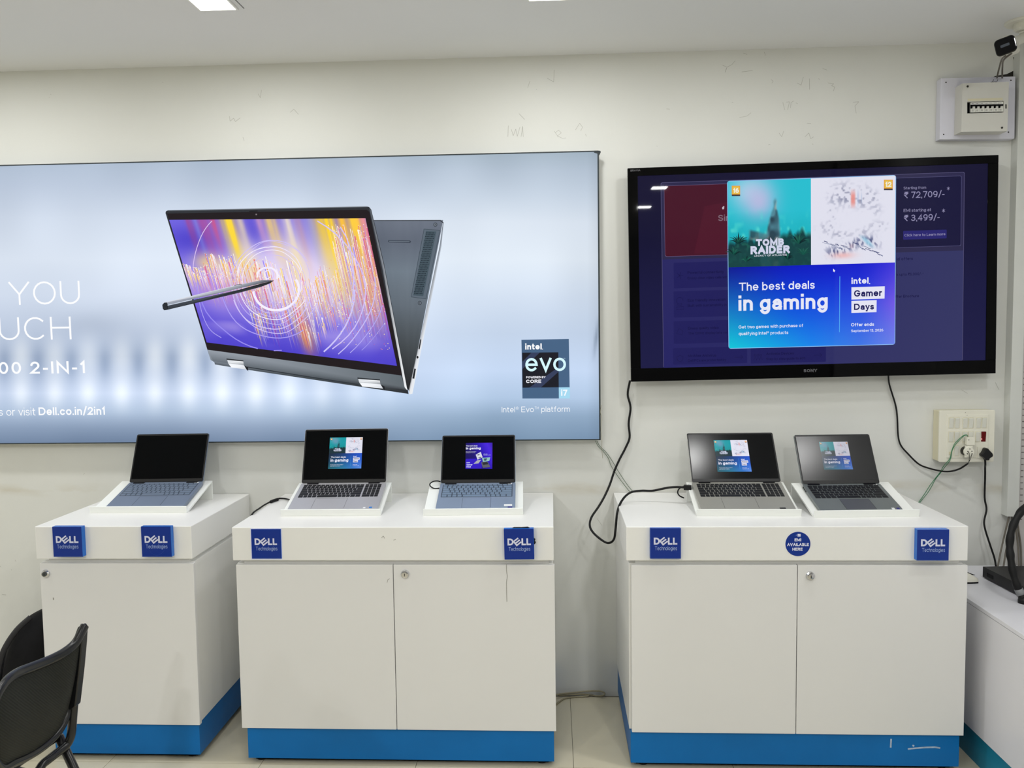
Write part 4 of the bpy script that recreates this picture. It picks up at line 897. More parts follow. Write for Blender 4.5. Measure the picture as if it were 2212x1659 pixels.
# marks on the doors and plinth
strokes('scratch', [[(1094, 1219), (1094, 1232), (1096, 1245), (1094, 1258), (1094.5, 1280), (1095, 1300)]], 2.7916 + .0014, .0016, 'scuff', c2d[1])
strokes('scratch', [[(836, 1259), (838, 1252), (842, 1250)], [(824, 1163), (828, 1160)]], 2.7916 + .0014, .0013, 'scuff', c2d[0])
strokes('scuff_mark', [[(824, 1162), (828, 1158), (831, 1163)], [(850, 1167), (855, 1165)]], 2.7916 - .0006, .0013, 'scuff', c2t)
strokes('scratch', [[(115, 1291), (115.5, 1296)]], 2.8096 + .0014, .003, 'scuff', c1d[0])
strokes('scuff_mark', [[(1961, 1618), (1975, 1616.5), (2000, 1614.5), (2020, 1614), (2031, 1616)], [(1971, 1610), (1975, 1612)], [(1925, 1596), (1924, 1615)]], 2.7903 + .0133, .0055, 'scuff_light', c3p)

# ------------------------------------------------------------------ square blue sign blocks
def dell_art(A, w_, hh, col, col2):
    """word mark in plane units: block w_ wide, hh high, centred on (0, 0)"""
    ch = hh * .228; y0 = -hh * .035; st = ch * .235; x = -w_ * .385
    xx = x; ph = ch
    cnt = [0]
    def pl(pts): cnt[0] += 1; A.poly(pts, col, 2 + .3 * (cnt[0] % 23))
    n = 12; cx = xx + ch * .36; ro = ch / 2; ri = ro - st
    out = [(xx, y0), (cx, y0)] + [(cx + ro * 1.02 * math.cos(q), y0 + ro + ro * math.sin(q)) for q in np.linspace(-PI / 2, PI / 2, n)] + [(xx, y0 + ch)]
    inn = [(xx + st, y0 + st), (cx, y0 + st)] + [(cx + ri * 1.02 * math.cos(q), y0 + ro + ri * math.sin(q)) for q in np.linspace(-PI / 2, PI / 2, n)] + [(xx + st, y0 + ch - st)]
    for i in range(len(out)):
        j = (i + 1) % len(out); pl([out[i], out[j], inn[j], inn[i]])
    # the tilted E: spine and three arms turned by 37 degrees
    ex, ey = x + ch * 1.38, y0 + ch * .5; q = math.radians(38); e = ch * .90
    def R_(a, b_): return (ex + (a * math.cos(q) - b_ * math.sin(q)), ey + (a * math.sin(q) + b_ * math.cos(q)))
    th = st * .86
    for b_ in (-e * .5 + th / 2, 0, e * .5 - th / 2):
        pl([R_(-e * .47, b_ - th / 2), R_(e * .5, b_ - th / 2), R_(e * .5, b_ + th / 2), R_(-e * .47, b_ + th / 2)])
    pl([R_(-e * .52, -e * .5), R_(-e * .52 + th, -e * .5), R_(-e * .52 + th, e * .5), R_(-e * .52, e * .5)])
    for lx in (x + ch * 1.98, x + ch * 2.68):
        pl([(lx, y0), (lx + st, y0), (lx + st, y0 + ch), (lx, y0 + ch)]); pl([(lx, y0), (lx + ch * .62, y0), (lx + ch * .62, y0 + st), (lx, y0 + st)])
    A.text('Technologies', -w_ * .35, -hh * .215, w_ * .72, col2, 9, -0.009, 1.0, hh * .125)
def dell_block(corners, F, thick, label, tilt=0.0, ring=False):
    ps = [at_y(u, v, F - thick) for u, v in corners]
    c = sum(ps, Vector()) / 4; w_ = ((ps[1] - ps[0]).length + (ps[2] - ps[3]).length) / 2; hh = ((ps[3] - ps[0]).length + (ps[2] - ps[1]).length) / 2
    t = thing('sign_block', label, 'sign', (c.x, F, c.z), (0, tilt, 0), 'blue square signs on the cabinets')
    b_ = B().box(-w_ / 2, w_ / 2, -thick, -.0003, -hh / 2, hh / 2, 1); b_.m[2] = 0
    b_.build('panel', ['sign_blue', 'sign_side'], t, world=False, bevel=.0006, segs=1)
    A = Art(); dell_art(A, w_, hh, (214, 218, 240), (166, 190, 236))
    if ring: A.line([(.0 + w_ * .30 * math.cos(q), -hh * .08 + hh * .36 * math.sin(q)) for q in np.linspace(PI * 1.15, PI * 1.85, 14)], .0008, (10, 62, 166), 1)
    A.build('lettering', t, 'print', lambda a, b2, h: (a, -thick - .0006 - .0001 * h, b2))
    return t
F1, F2y, F3 = 2.8096, 2.7916, 2.7903
dell_block([(112, 1138), (175, 1138), (180, 1203), (116, 1203)], F1, .022, 'blue square sign block on the narrow cabinet, above its lock')
dell_block([(304, 1138), (368, 1137), (372, 1203), (307, 1203)], F1, .020, 'blue square sign block on the narrow cabinet, directly below its laptop', ring=True)
dell_block([(542, 1143), (607, 1143), (608, 1207), (544, 1207)], F2y, .003, 'flat blue square sign with thin white edging, on the wide cabinet under the lit sign')
dell_block([(1088, 1143), (1152, 1142), (1155, 1208), (1090, 1209)], F2y, .022, 'slightly crooked blue sign block with ragged black tape at its edges', tilt=-0.012)
dell_block([(1404, 1141), (1470, 1141), (1472, 1207), (1405, 1207)], F3, .014, 'blue square sign block on the cabinet under the television, below the silver-grey laptop')
dell_block([(1981, 1144), (2050, 1144), (2050, 1211), (1981, 1211)], F3, .022, 'blue square sign block on the cabinet under the television, at the end by the switchboard')
tape = [o for o in bpy.data.objects if o.get('label', '').startswith('slightly crooked')][0]
tp = B()
tp.prism([at_y(u, v, F2y - .012) for u, v in ((1103, 1142.5), (1110, 1139.5), (1126, 1139.5), (1140, 1138.8), (1146, 1141.5), (1124, 1142.5))], (0, .008, 0))
tp.prism([at_y(u, v, F2y - .012) for u, v in ((1153.5, 1163), (1156.5, 1165), (1155, 1169), (1157.5, 1172), (1155, 1176), (1153, 1175))], (0, .008, 0))
tp.build('tape', 'black_rubber', tape)
# white edging of the flat sign
fs = [o for o in bpy.data.objects if o.get('label', '').startswith('flat blue')][0]
wp = [at_y(u, v, F2y - .0012) for u, v in ((540.5, 1141.5), (608.5, 1141.5), (609.5, 1209), (542.5, 1209))]
B().prism(wp[::-1], (0, .001, 0)).build('edging', 'sign_print_white', fs)
# round sticker
rc = at_y(1723.5, 1175, F3); R_ = (at_y(1750.5, 1175, F3) - at_y(1696.5, 1175, F3)).length / 2
rs_t = thing('round_sticker', 'round dark blue sticker with white capitals on the cabinet under the television', 'sticker', (rc.x, F3, rc.z))
B().lathe([(0, 0), (R_, 0), (R_, .0008), (0, .0008)], 48, 0, Matrix.Rotation(PI / 2, 4, 'X')).build('disc', 'sign_blue', rs_t, world=False)
A = Art(); KS = 2 * R_ / 262.0
def ra(x, y): return ((x - 306) * KS, (312 - y) * KS)
for body, x0, x1, y in (('EMI', 270, 340, 283), ('AVAILABLE', 192, 420, 334), ('HERE', 248, 355, 384)):
    p, q = ra(x0, y), ra(x1, y); A.text(body, p[0], p[1], q[0] - p[0], (226, 230, 248), 1, 0.03, 1.0, 32 * KS)
A.poly([ra(301, 203), ra(333, 203), ra(333, 231), ra(301, 231)], (226, 230, 248), 1)
A.text('HDFC', *ra(304, 222), 26 * KS, (60, 80, 160), 2, 0.0); A.poly([ra(286, 210), ra(291, 210), ra(289, 224), ra(284, 224)], (150, 170, 220), 1)
A.c[-4:] = [rgb(120, 140, 205)] * 4
A.build('lettering', rs_t, 'print', lambda a, b2, h: (a, -.0009 - .0001 * h, b2))

# ================================================================== LAPTOP STANDS AND LAPTOPS
ST_D, ST_H, ST_T = 0.242, 0.0765, 0.0055
def stand(x, y, width, rz, label):
    t = thing('laptop_stand', label, 'laptop stand', (x, y, T), (0, 0, rz), 'white wedge laptop stands')
    h = width / 2
    # side profiles (y, z)
    tray = [(0.001, 0.0), (0.006, 0.0), (ST_D, ST_H - ST_T), (ST_D, ST_H), (0.0055, ST_T)]
    tray = [(0.0, 0.0), (0.012, 0.0), (ST_D, ST_H - ST_T), (ST_D, ST_H), (0.004, 0.007)]
    B().prism([(-h, a, b_) for a, b_ in tray], (width, 0, 0)).build('tray', 'acrylic', t, world=False, bevel=.0008)
    B().prism([(-h, a, b_) for a, b_ in ((-.004, 0), (0.0005, 0), (-.0035, .0262), (-.008, .0250))], (width, 0, 0)).build('front_lip', 'acrylic', t, world=False, bevel=.0008)
    B().box(-h, h, ST_D - ST_T, ST_D, 0, ST_H - ST_T - .0005).build('back_support', 'acrylic', t, world=False, bevel=.0008)
    return t
TILT = math.atan2(ST_H - .007, ST_D - .004)
key_me = None
def key_mesh(material):
    vs = [(-.5, -.5, 0), (.5, -.5, 0), (.5, .5, 0), (-.5, .5, 0), (-.44, -.42, 1), (.44, -.42, 1), (.44, .42, 1), (-.44, .42, 1)]
    me = bpy.data.meshes.new('key'); me.from_pydata(vs, [], [(4, 5, 6, 7), (0, 1, 5, 4), (1, 2, 6, 5), (2, 3, 7, 6), (3, 0, 4, 7)])
    me.materials.append(MATS[material]); me.update(); return me
ROWS = [[15 / 14.0] * 14, [1] * 13 + [2], [1.5] + [1] * 12 + [1.5], [1.75] + [1] * 11 + [2.25], [2.25] + [1] * 10 + [2.75], [1.25, 1, 1.1, 1.1, 5.05, 1, 1, 1, 1.25, 1.25]]
def laptop(st, dx, rz, wid, dep, lidlen, lidtilt, alu, keymat, padmat, screen_mat, label, numpad=False, stickers=(), hinge='black_plastic', ports=False):
    M = mw(st)
    base = M @ Matrix.Translation((dx, 0.0045, 0.0108)) @ Matrix.Rotation(TILT, 4, 'X') @ Matrix.Rotation(rz, 4, 'Z')
    t = bpy.data.objects.new('laptop', None); COL.objects.link(t); t.empty_display_size = .05
    t.matrix_basis = base; MW[t.name] = base.copy()
    tag(t, label, 'laptop', 'open laptops on white stands')
    th = .0135; w2 = wid / 2
    bb = B().prism([(x, y, 0.0) for x, y in rr(-w2, w2, 0, dep, .008)][::-1], (0, 0, th)).build('base', alu, t, world=False, bevel=.001)
    kx0, kx1 = -w2 * .915, w2 * .915; ks0, ks1 = dep * .44, dep * .925
    if numpad: kx0, kx1 = -w2 * .915, w2 * .915
    units = 15 + (4.25 if numpad else 0); ux = (kx1 - kx0) / units; uy = (ks1 - ks0) / 5.62
    km = key_mesh(keymat); n = 0; kh = .0016
    if 'blue' in keymat: B().box(kx0 - .001, kx1 + .001, ks0 - .001, ks1 + .001, th - .0004, th + .0001).build('key_gap_shade', 'key_shade_blue', bb, world=False)  # dark blue sheet, painted shadow in the gaps between the keys
    def key(cx, cy, kw, kd):
        o = bpy.data.objects.new('key', km); COL.objects.link(o); o.parent = bb
        o.location = (cx, cy, th - .0002); o.scale = (kw, kd, kh)
    y = ks1; g = ux * (.16 if 'blue' in keymat else .11)
    for r_, row in enumerate(ROWS):
        hgt = uy * (.62 if r_ == 0 else 1.0); x = kx0
        for wd in row:
            key(x + wd * ux / 2, y - hgt / 2, wd * ux - g, hgt - g); x += wd * ux
        if numpad:
            x += .25 * ux
            cells = [1, 1, 1, 1] if r_ < 5 else [2, 1, 1]
            for wd in cells: key(x + wd * ux / 2, y - hgt / 2, wd * ux - g, hgt - g); x += wd * ux
        y -= hgt
    pc = -w2 * (.12 if numpad else -.015); pw = w2 * .36
    B().box(pc - pw, pc + pw, dep * .035, dep * .40, th - .0004, th + .0003).build('touchpad', padmat, bb, world=False, bevel=.0002, segs=1)
    gv = B()
    for (x0, x1, y0, y1) in ((pc - pw - .0006, pc - pw, dep * .035, dep * .403), (pc + pw, pc + pw + .0006, dep * .035, dep * .403), (pc - pw, pc + pw, dep * .40, dep * .403)):
        gv.box(x0, x1, y0, y1, th - .0003, th + .0004)
    gv.build('touchpad_groove', 'screw_dark', bb, world=False)
    if not numpad: B().box(w2 * .915 - ux * 1.0, w2 * .915 - ux * .1, dep * .935, dep * .965, th - .0003, th + .0006).build('power_button', 'sticker_white', bb, world=False)
    for (fx, fy, fw, fd, sm) in stickers:
        B().box(fx * w2 - fw / 2, fx * w2 + fw / 2, fy * dep - fd / 2, fy * dep + fd / 2, th - .0002, th + .0004).build('sticker', sm, bb, world=False)
    if ports:
        for k in range(3): B().box(-w2 - .0006, -w2 + .002, dep * (.90 - .07 * k), dep * (.935 - .07 * k), .004, .0095).build('port', 'dark_gap', bb, world=False)
    # lid: rotates about the hinge; lidtilt is measured from the vertical in the world
    ang = TILT + lidtilt                      # angle between lid and the normal of the base
    H = Matrix.Translation((0, dep - .004, th - .001)) @ Matrix.Rotation(-ang + TILT * 0 , 4, 'X')
    # local lid axes: x across, z up along the lid, y through its thickness (front face at y = 0)
    H = Matrix.Translation((0, dep - .004, th - .001)) @ Matrix.Rotation(-(lidtilt + TILT), 4, 'X')
    lt_ = .006
    rim = rr(-w2, w2, .002, lidlen, .007)
    B().prism([(x, 0.0012, z) for x, z in rim], (0, lt_, 0), M=H).build('lid', alu, t, world=False)
    rim2 = rr(-w2 + .0012, w2 - .0012, .003, lidlen - .0012, .0065)
    scr = B().prism([(x, -.0006, z) for x, z in rim2], (0, .0022, 0), M=H).build('screen', screen_mat, t, world=False)
    bz_ = B()
    m1, m2, m3 = .0042, .0075, .016
    for (x0, x1, z0, z1) in ((-w2 + .004, w2 - .004, lidlen - m2, lidlen - .0022), (-w2 + .0042, w2 - .0042, .004, m3), (-w2 + .0018, -w2 + .0018 + m1, .008, lidlen - .008), (w2 - .0018 - m1, w2 - .0018, .008, lidlen - .008)):
        bz_.box(x0, x1, -.0009, -.0004, z0, z1, M=H)
    bz_.build('screen_bezel', 'black_plastic', scr, world=False)
    hg = B()
    for s_ in (-1, 1): hg.box(s_ * w2 * .72 - .022, s_ * w2 * .72 + .022, dep - .012, dep - .0005, th - .003, th + .0022)
    hg.build('hinge', hinge, t, world=False)
    return t, scr, H, wid, lidlen
def lid3(H): return lambda a, b_, h: H @ Vector((a, -.0009 - .00004 * h, b_))

s1 = stand(-1.5755, 3.0245, .3765, 0.004, 'white wedge laptop stand on the narrow cabinet')
s2 = stand(-.8207, 2.966, .370, .020, 'white wedge laptop stand holding the silver laptop, on the cabinet under the lit sign')
s3 = stand(-.2954, 2.972, .366, .032, 'white wedge laptop stand holding the pale blue laptop, on the wide cabinet')
s4 = stand(.694, 2.9465, .368, -.012, 'white wedge laptop stand under the television, holding the silver laptop with a number pad')
s5 = stand(1.0989, 2.928, .369, .042, 'white wedge laptop stand under the television, holding the dark grey laptop')
l1 = laptop(s1, .022, .020, .300, .204, .206, math.radians(25), 'alu_blue', 'key_blue', 'alu_blue', 'screen_glossy', 'slate blue laptop with a blank black screen, on the narrow cabinet')
l2 = laptop(s2, .005, .012, .334, .214, .222, math.radians(23), 'alu_silver', 'key_black', 'alu_silver', 'screen_glossy', 'silver laptop with black keys showing a game offer, on the cabinet under the lit sign', numpad=True,
            stickers=((.70, .045, .009, .009, 'sticker_white'), (.84, .050, .011, .010, 'sticker_blue')))
l3 = laptop(s3, .008, .0, .2925, .206, .205, math.radians(31), 'alu_blue_pale', 'key_blue_pale', 'alu_blue_pale', 'screen_glossy', 'pale blue-grey laptop with matching keys, showing a purple game offer on its screen',
            stickers=((.82, .11, .030, .014, 'sticker_white'), (.87, .04, .017, .010, 'sticker_navy')))
l4 = laptop(s4, .0, .006, .336, .214, .218, math.radians(37), 'alu_warm', 'key_black', 'alu_warm', 'screen_matte', 'silver-grey laptop with a black video cable plugged into its side, under the television', numpad=True,
            stickers=((.70, .035, .012, .008, 'key_black'), (.76, .035, .010, .008, 'key_black')))
l5 = laptop(s5, -.014, -.004, .290, .204, .204, math.radians(31), 'alu_grey', 'key_black', 'pad_grey', 'screen_matte_worn', 'dark grey laptop with pale reflections on its screen, under the television',
            stickers=((.78, .045, .010, .012, 'sticker_white'), (.90, .045, .010, .012, 'sticker_navy')), ports=True)
def lap_promo(lp, s0, s1_, t0, t1, mname):
    t, scr, H, wid, ln = lp
    P = Art(); L = Art(); x0 = -wid / 2 + wid * s0; x1 = -wid / 2 + wid * s1_; z1 = ln * (1 - t0); z0 = ln * (1 - t1)
    promo(P, L, lambda s, t_: (x0 + (x1 - x0) * s, z1 + (z0 - z1) * t_), k=(x1 - x0), cell=36, hz=1, detail=False, dim=True)
    P.build('screen_picture', scr, mname, lid3(H)); L.build('lettering', scr, mname, lid3(H))
lap_promo(l2, .305, .698, .160, .735, 'laptop_picture')
lap_promo(l4, .305, .690, .155, .790, 'laptop_picture')
lap_promo(l5, .315, .690, .155, .710, 'laptop_picture_hazy')
# the purple offer on the pale blue laptop
t, scr, H, wid, ln = l3
P = Art(); L = Art(); KX = wid / 872.0
def pv(x, y): return (-wid / 2 + (x - 522) * KX, ln * (1 - (y - 100) / 572.0))
P.grid(lambda U, V: interp(U * .7 + (1 - V) * .3, [0, .35, .65, .85, 1], [(24, 16, 84), (30, 18, 110), (50, 26, 190), (76, 40, 226), (60, 30, 170)]) - 26 * np.clip(V - .7, 0, 1)[..., None], quad([pv(806, 196), pv(1122, 196), pv(1122, 505), pv(806, 505)]), 16, 16, 1)
P.poly(rr(pv(808, 0)[0], pv(1000, 0)[0], pv(0, 500)[1], pv(0, 385)[1], .004), (52, 24, 200), 3)
P.poly([pv(926, 338), pv(984, 304), pv(1008, 370), pv(948, 396)], (222, 224, 236), 5)
P.poly([pv(945, 335), pv(970, 330), pv(972, 342), pv(948, 348)], (90, 90, 110), 6); P.poly([pv(955, 372), pv(990, 362), pv(994, 376), pv(962, 382)], (120, 124, 140), 6)
P.poly([pv(900, 446), pv(946, 402), pv(992, 398), pv(960, 440)], (176, 178, 186), 4)
P.poly([pv(1000, 376), pv(1098, 370), pv(1086, 412), pv(1012, 424)], (150, 196, 196), 5); P.poly([pv(1020, 385), pv(1060, 380), pv(1052, 408), pv(1030, 414)], (60, 90, 100), 6)
P.poly([pv(990, 426), pv(1066, 420), pv(1100, 484), pv(1012, 494)], (96, 98, 108), 5); P.poly([pv(1004, 430), pv(1062, 425), pv(1078, 452), pv(1014, 460)], (44, 46, 54), 6)
def lt3(body, x0, y, x1, bold=0.0, cap=None):
    p, q = pv(x0, y), pv(x1, y); L.text(body, p[0], p[1], q[0] - p[0], (244, 244, 255), 7, bold)
lt3('The best deals', 808, 238, 945, .012); lt3('in gaming', 808, 274, 984, .026); lt3('Get two games with purchase of', 808, 303, 930); lt3('qualifying Intel® products', 808, 317, 920)
lt3('Offer ends', 1018, 334, 1064, .01); lt3('September 13, 2026', 1018, 346, 1102); lt3('intel', 820, 437, 858, .022); lt3('Gamer', 820, 463, 890, .02); lt3('Days', 820, 486, 872, .02)
P.build('screen_picture', scr, 'laptop_picture', lid3(H)); L.build('lettering', scr, 'laptop_picture', lid3(H))

# ================================================================== CABLES
def cable(name, label, pts, r, material, cat='cable', group=None, n=8, sub=6):
    t = B().tube(smooth_path(pts, sub), r, n).build(name, material)
    return tag(t, label, cat, group)
Y = at_y
hd = [Y(1361, 822, 3.345), Y(1356, 852, 3.355), Y(1362, 880, 3.36), Y(1358, 915, 3.362), Y(1360, 945, 3.362), Y(1351, 968, 3.36), Y(1338, 993, 3.355), Y(1327, 1018, 3.35), Y(1318, 1045, 3.34), Y(1307, 1070, 3.32),
      Y(1294, 1093, 3.29), Y(1278, 1117, 3.24), Y(1274, 1135, 3.20), Y(1281, 1150, 3.17), Y(1299, 1166, 3.14), Y(1314, 1173, 3.12), Y(1326, 1165, 3.10), Y(1330, 1140, 3.09), Y(1334, 1104, 3.10),
      Y(1345, 1079, 3.15), Y(1362, 1064, 3.18), Y(1385, 1060, 3.185), Y(1410, 1060, 3.18), Y(1440, 1054, 3.165), Y(1462, 1052, 3.15), Y(1478, 1053, 3.14)]
vc = thing('video_cable', 'black video cable looping down from the television and plugged into a laptop', 'cable', tuple(hd[0]))
B().tube(smooth_path(hd, 6), .0044, 8).build('cord', 'black_rubber', vc)
pa, pb = Y(1477, 1052.5, 3.14), Y(1495, 1054, 3.135)
Mx = Matrix.Translation(pa) @ (pb - pa).to_track_quat('X', 'Z').to_matrix().to_4x4()
B().box(0, .0285, -.009, .009, -.0095, .0095, M=Mx).build('plug', 'black_plastic', vc, bevel=.002)
cable('charger_cable', 'short black charging lead curling behind the video plug at the laptop side', [Y(1489, 1048, 3.165), Y(1478, 1050, 3.163), Y(1467, 1056, 3.163), Y(1464, 1064, 3.167), Y(1468, 1071, 3.175), Y(1477, 1075.5, 3.185)], .0026, 'black_rubber')
ch = thing('charger_lead', 'black charging lead with a thick lump, running off the wide cabinet beside the silver laptop', 'cable', tuple(Y(600, 1084, 3.06)))
cl = [Y(629, 1081, 3.12), Y(618, 1078, 3.11), Y(605, 1077.5, 3.10), Y(596, 1080, 3.095), Y(582, 1085, 3.06), Y(570, 1092, 3.03), Y(560, 1100, 2.99), Y(549, 1106, 2.975), Y(536, 1114, 2.952)]
cl = [Y(629, 1081, 3.17)] + [at_z(u, v, T + .0045) for u, v in ((618, 1077.5), (605, 1076.5), (596, 1079), (582, 1085), (570, 1091.5), (560, 1098.5), (553, 1103))] + [Y(546, 1109, 2.985), Y(540, 1122, 2.98), Y(538, 1150, 2.98)]
B().tube(smooth_path(cl, 6), .0032, 8).build('cord', 'black_rubber', ch)
B().tube(smooth_path([at_z(600, 1078.6, T + .006), at_z(591, 1081.5, T + .006), at_z(585, 1084, T + .006)], 5), .0062, 10).build('lump', 'black_rubber', ch)
cable('charger_lead', 'small black lead curling out of the side of the pale blue laptop', [Y(949, 1054.5, 3.155), Y(938, 1055, 3.155), Y(930, 1050.5, 3.155), Y(929, 1045, 3.165), Y(936, 1040, 3.175), Y(945, 1039, 3.185), Y(953, 1041, 3.20)], .0024, 'black_rubber')
gw = 'pairs of thin green wires'
cable('sign_wire', 'thin green wire from the lit sign corner to a cabinet top, upper of two', [Y(1289, 952, 3.36), Y(1296, 964, 3.368), Y(1310, 978, 3.371), Y(1322, 995, 3.371), Y(1335, 1017, 3.371), Y(1350, 1040, 3.371), Y(1362, 1056, 3.371), Y(1369, 1062.5, 3.370)], .0012, 'thin_green_wire', 'wire', n=6)
cable('sign_wire', 'thin green wire from the lit sign corner to a cabinet top, lower of two', [Y(1286, 952, 3.36), Y(1293, 965, 3.368), Y(1305, 977, 3.371), Y(1314, 990, 3.371), Y(1320, 1006, 3.371), Y(1332, 1025, 3.371), Y(1348, 1047, 3.371), Y(1361, 1063, 3.370)], .0012, 'thin_green_wire', 'wire', n=6)
cable('loose_thread', 'frayed grey thread hanging beside the lower corner of the lit sign', [Y(1299, 875, 3.30), Y(1297, 890, 3.30), Y(1300, 905, 3.30), Y(1298, 925, 3.30), Y(1300, 950, 3.31), Y(1300, 970, 3.32), Y(1302, 990, 3.33)], .0008, 'beige_wire', 'thread', n=5)
cable('floor_cable', 'beige cable lying in a flat loop on the floor between two cabinets', [at_z(1185, 1507, .03), at_z(1205, 1500, .018), Y(1240, 1496, 3.36), Y(1270, 1493, 3.36), Y(1295, 1493, 3.36), Y(1306, 1497, 3.355), Y(1303, 1502, 3.345), at_z(1290, 1503.5, .004), at_z(1276, 1501, .006), at_z(1260, 1499.5, .010), at_z(1242, 1500, .010), at_z(1205, 1502, .006)], .0032, 'beige_wire')
cable('floor_cable', 'beige cable end on the floor running from the wide cabinet to the loop', [at_z(1196, 1526, .004), at_z(1207, 1517, .004), at_z(1218, 1509.5, .004), at_z(1232, 1506.5, .004), at_z(1255, 1505, .004), at_z(1272, 1502.5, .010)], .0032, 'beige_wire')

# ================================================================== SWITCHBOARD AND PLUGS
SBY = WALL - .060
FS = 11.85
def sb(x, y, yy=SBY): return Y(2012 + x / FS, 880 + y / FS, yy)
def sbrect(x0, y0, x1, y1):
    p, q = sb(x0, y0), sb(x1, y1); return min(p.x, q.x), max(p.x, q.x), min(p.z, q.z), max(p.z, q.z)
x0, x1, z0, z1 = sbrect(215, 80, 1598, 1395)
swb = thing('switchboard', 'cream electrical switchboard with rows of switches and one red light, on the wall', 'switchboard', ((x0 + x1) / 2, WALL, z0))
B().box(x0 + .002, x1 - .002, SBY + .008, WALL, z0 + .002, z1 - .002).build('back_box', 'aged_plastic', swb, bevel=.003)
B().prism([(x, SBY, z) for x, z in rr(x0, x1, z0, z1, .006)], (0, .009, 0)).build('cover_frame', 'switch_white', swb, bevel=.0015)
p0, p1, p2, p3 = sbrect(390, 190, 1435, 1285)
B().box(p0, p1, SBY - .0022, SBY + .001, p2, p3).build('face_plate', 'switch_white', swb, bevel=.001)
def switch(cx, cy, name='switch', material='switch_key'):
    a_, b_, c_, d_ = sbrect(cx - 54, cy - 130, cx + 54, cy + 130); ym = SBY - .0022
    return B().add([(a_, ym, c_), (b_, ym, c_), (b_, ym, d_), (a_, ym, d_), (a_ + .0006, ym - .0012, c_ + .0006), (b_ - .0006, ym - .0012, c_ + .0006), (b_ - .0006, ym - .0048, d_ - .001), (a_ + .0006, ym - .0048, d_ - .001)],
                   [(4, 5, 6, 7), (0, 1, 5, 4), (1, 2, 6, 5), (2, 3, 7, 6), (3, 0, 4, 7)]).build(name, material, swb, bevel=.0005, segs=1)
gaps = B()
for cx, cy in ((500, 395), (652, 395), (855, 400), (1003, 400), (1195, 395), (1343, 390), (490, 752), (638, 752), (845, 752), (990, 752), (1180, 750), (630, 1110)):
    switch(cx, cy); a_, b_, c_, d_ = sbrect(cx - 62, cy - 138, cx + 62, cy + 138); gaps.box(a_, b_, SBY - .0027, SBY - .0023, c_, d_)
gaps.build('switch_surround', 'aged_plastic', swb)
sw = switch(1325, 745, 'indicator_switch', 'red_lens'); sw['label'] = 'dark red glowing indicator switch'
c = sb(1287, 810, SBY - .008); B().lathe([(0, 0), (.0016, 0), (.0016, .0006), (0, .0006)], 10, 0, Matrix.Translation(c) @ Matrix.Rotation(PI / 2, 4, 'X')).build('indicator_light', 'red_spark', sw)
a_, b_, c_, d_ = sbrect(440, 1130, 505, 1205); B().box(a_, b_, SBY - .005, SBY - .0025, c_, d_).build('pilot_lamp', 'aged_plastic', swb, bevel=.0006)
a_, b_, c_, d_ = sbrect(1170, 1010, 1420, 1290); B().box(a_, b_, SBY - .005, SBY - .0022, c_, d_).build('socket_plate', 'switch_white', swb, bevel=.001)
a_, b_, c_, d_ = sbrect(790, 960, 1080, 1270); B().box(a_, b_, SBY - .004, SBY - .0022, c_, d_).build('socket_plate', 'switch_white', swb, bevel=.001)
for (x, y) in ((868, 130), (905, 200)):
    c = sb(x, y); B().lathe([(0, 0), (.0012, 0), (.0012, .0006), (0, .0006)], 8, 0, Matrix.Translation(c + Vector((0, -.0022 if y > 180 else 0, 0))) @ Matrix.Rotation(PI / 2, 4, 'X')).build('screw', 'screw_dark', swb)
# white two pin plug with the green wires
a_, b_, c_, d_ = sbrect(830, 750, 1025, 945)
pg = thing('wall_plug', 'white plug with a pair of thin green wires, in the switchboard above the round adapter', 'plug', ((a_ + b_) / 2, SBY, c_))
B().box(a_, b_, SBY - .028, SBY - .0075, c_, d_).build('plug_body', 'switch_white', pg, bevel=.002)
c = sb(957, 835, SBY - .0281); B().lathe([(0, 0), (.0018, 0), (.0014, .0008), (0, .0008)], 10, 0, Matrix.Translation(c) @ Matrix.Rotation(PI / 2, 4, 'X')).build('screw', 'screw_dark', pg)
def gwire(off):
    pts = [sb(930 + off * 3, 745, SBY - .018), sb(905, 705 + off * 6, SBY - .018), sb(830 + off * 10, 715 + off * 12, SBY - .018), sb(730 + off * 14, 790 + off * 20, SBY - .016), sb(600 + off * 40, 925, SBY - .012), sb(545 + off * 14, 1040, SBY - .012), sb(510 + off * 8, 1160, SBY - .01), sb(480 + off * 16, 1290, SBY - .006),
           sb(400 + off * 45, 1405, SBY - .005), sb(300 + off * 50, 1520, SBY + .012), sb(230 + off * 26, 1650, SBY + .03), Y(2019 + off * 2, 1035, 3.36), Y(2008 + off * 5, 1050, 3.362), Y(1998 + off * 5, 1066, 3.365), Y(1986 + off * 3, 1083, 3.370), Y(1972 + off * 3, 1104, 3.3735)]
    return smooth_path(pts, 5)
B().tube(gwire(0), .0014, 6).build('wire', 'green_wire', pg); B().tube(gwire(1), .0014, 6).build('wire', 'green_wire', pg)
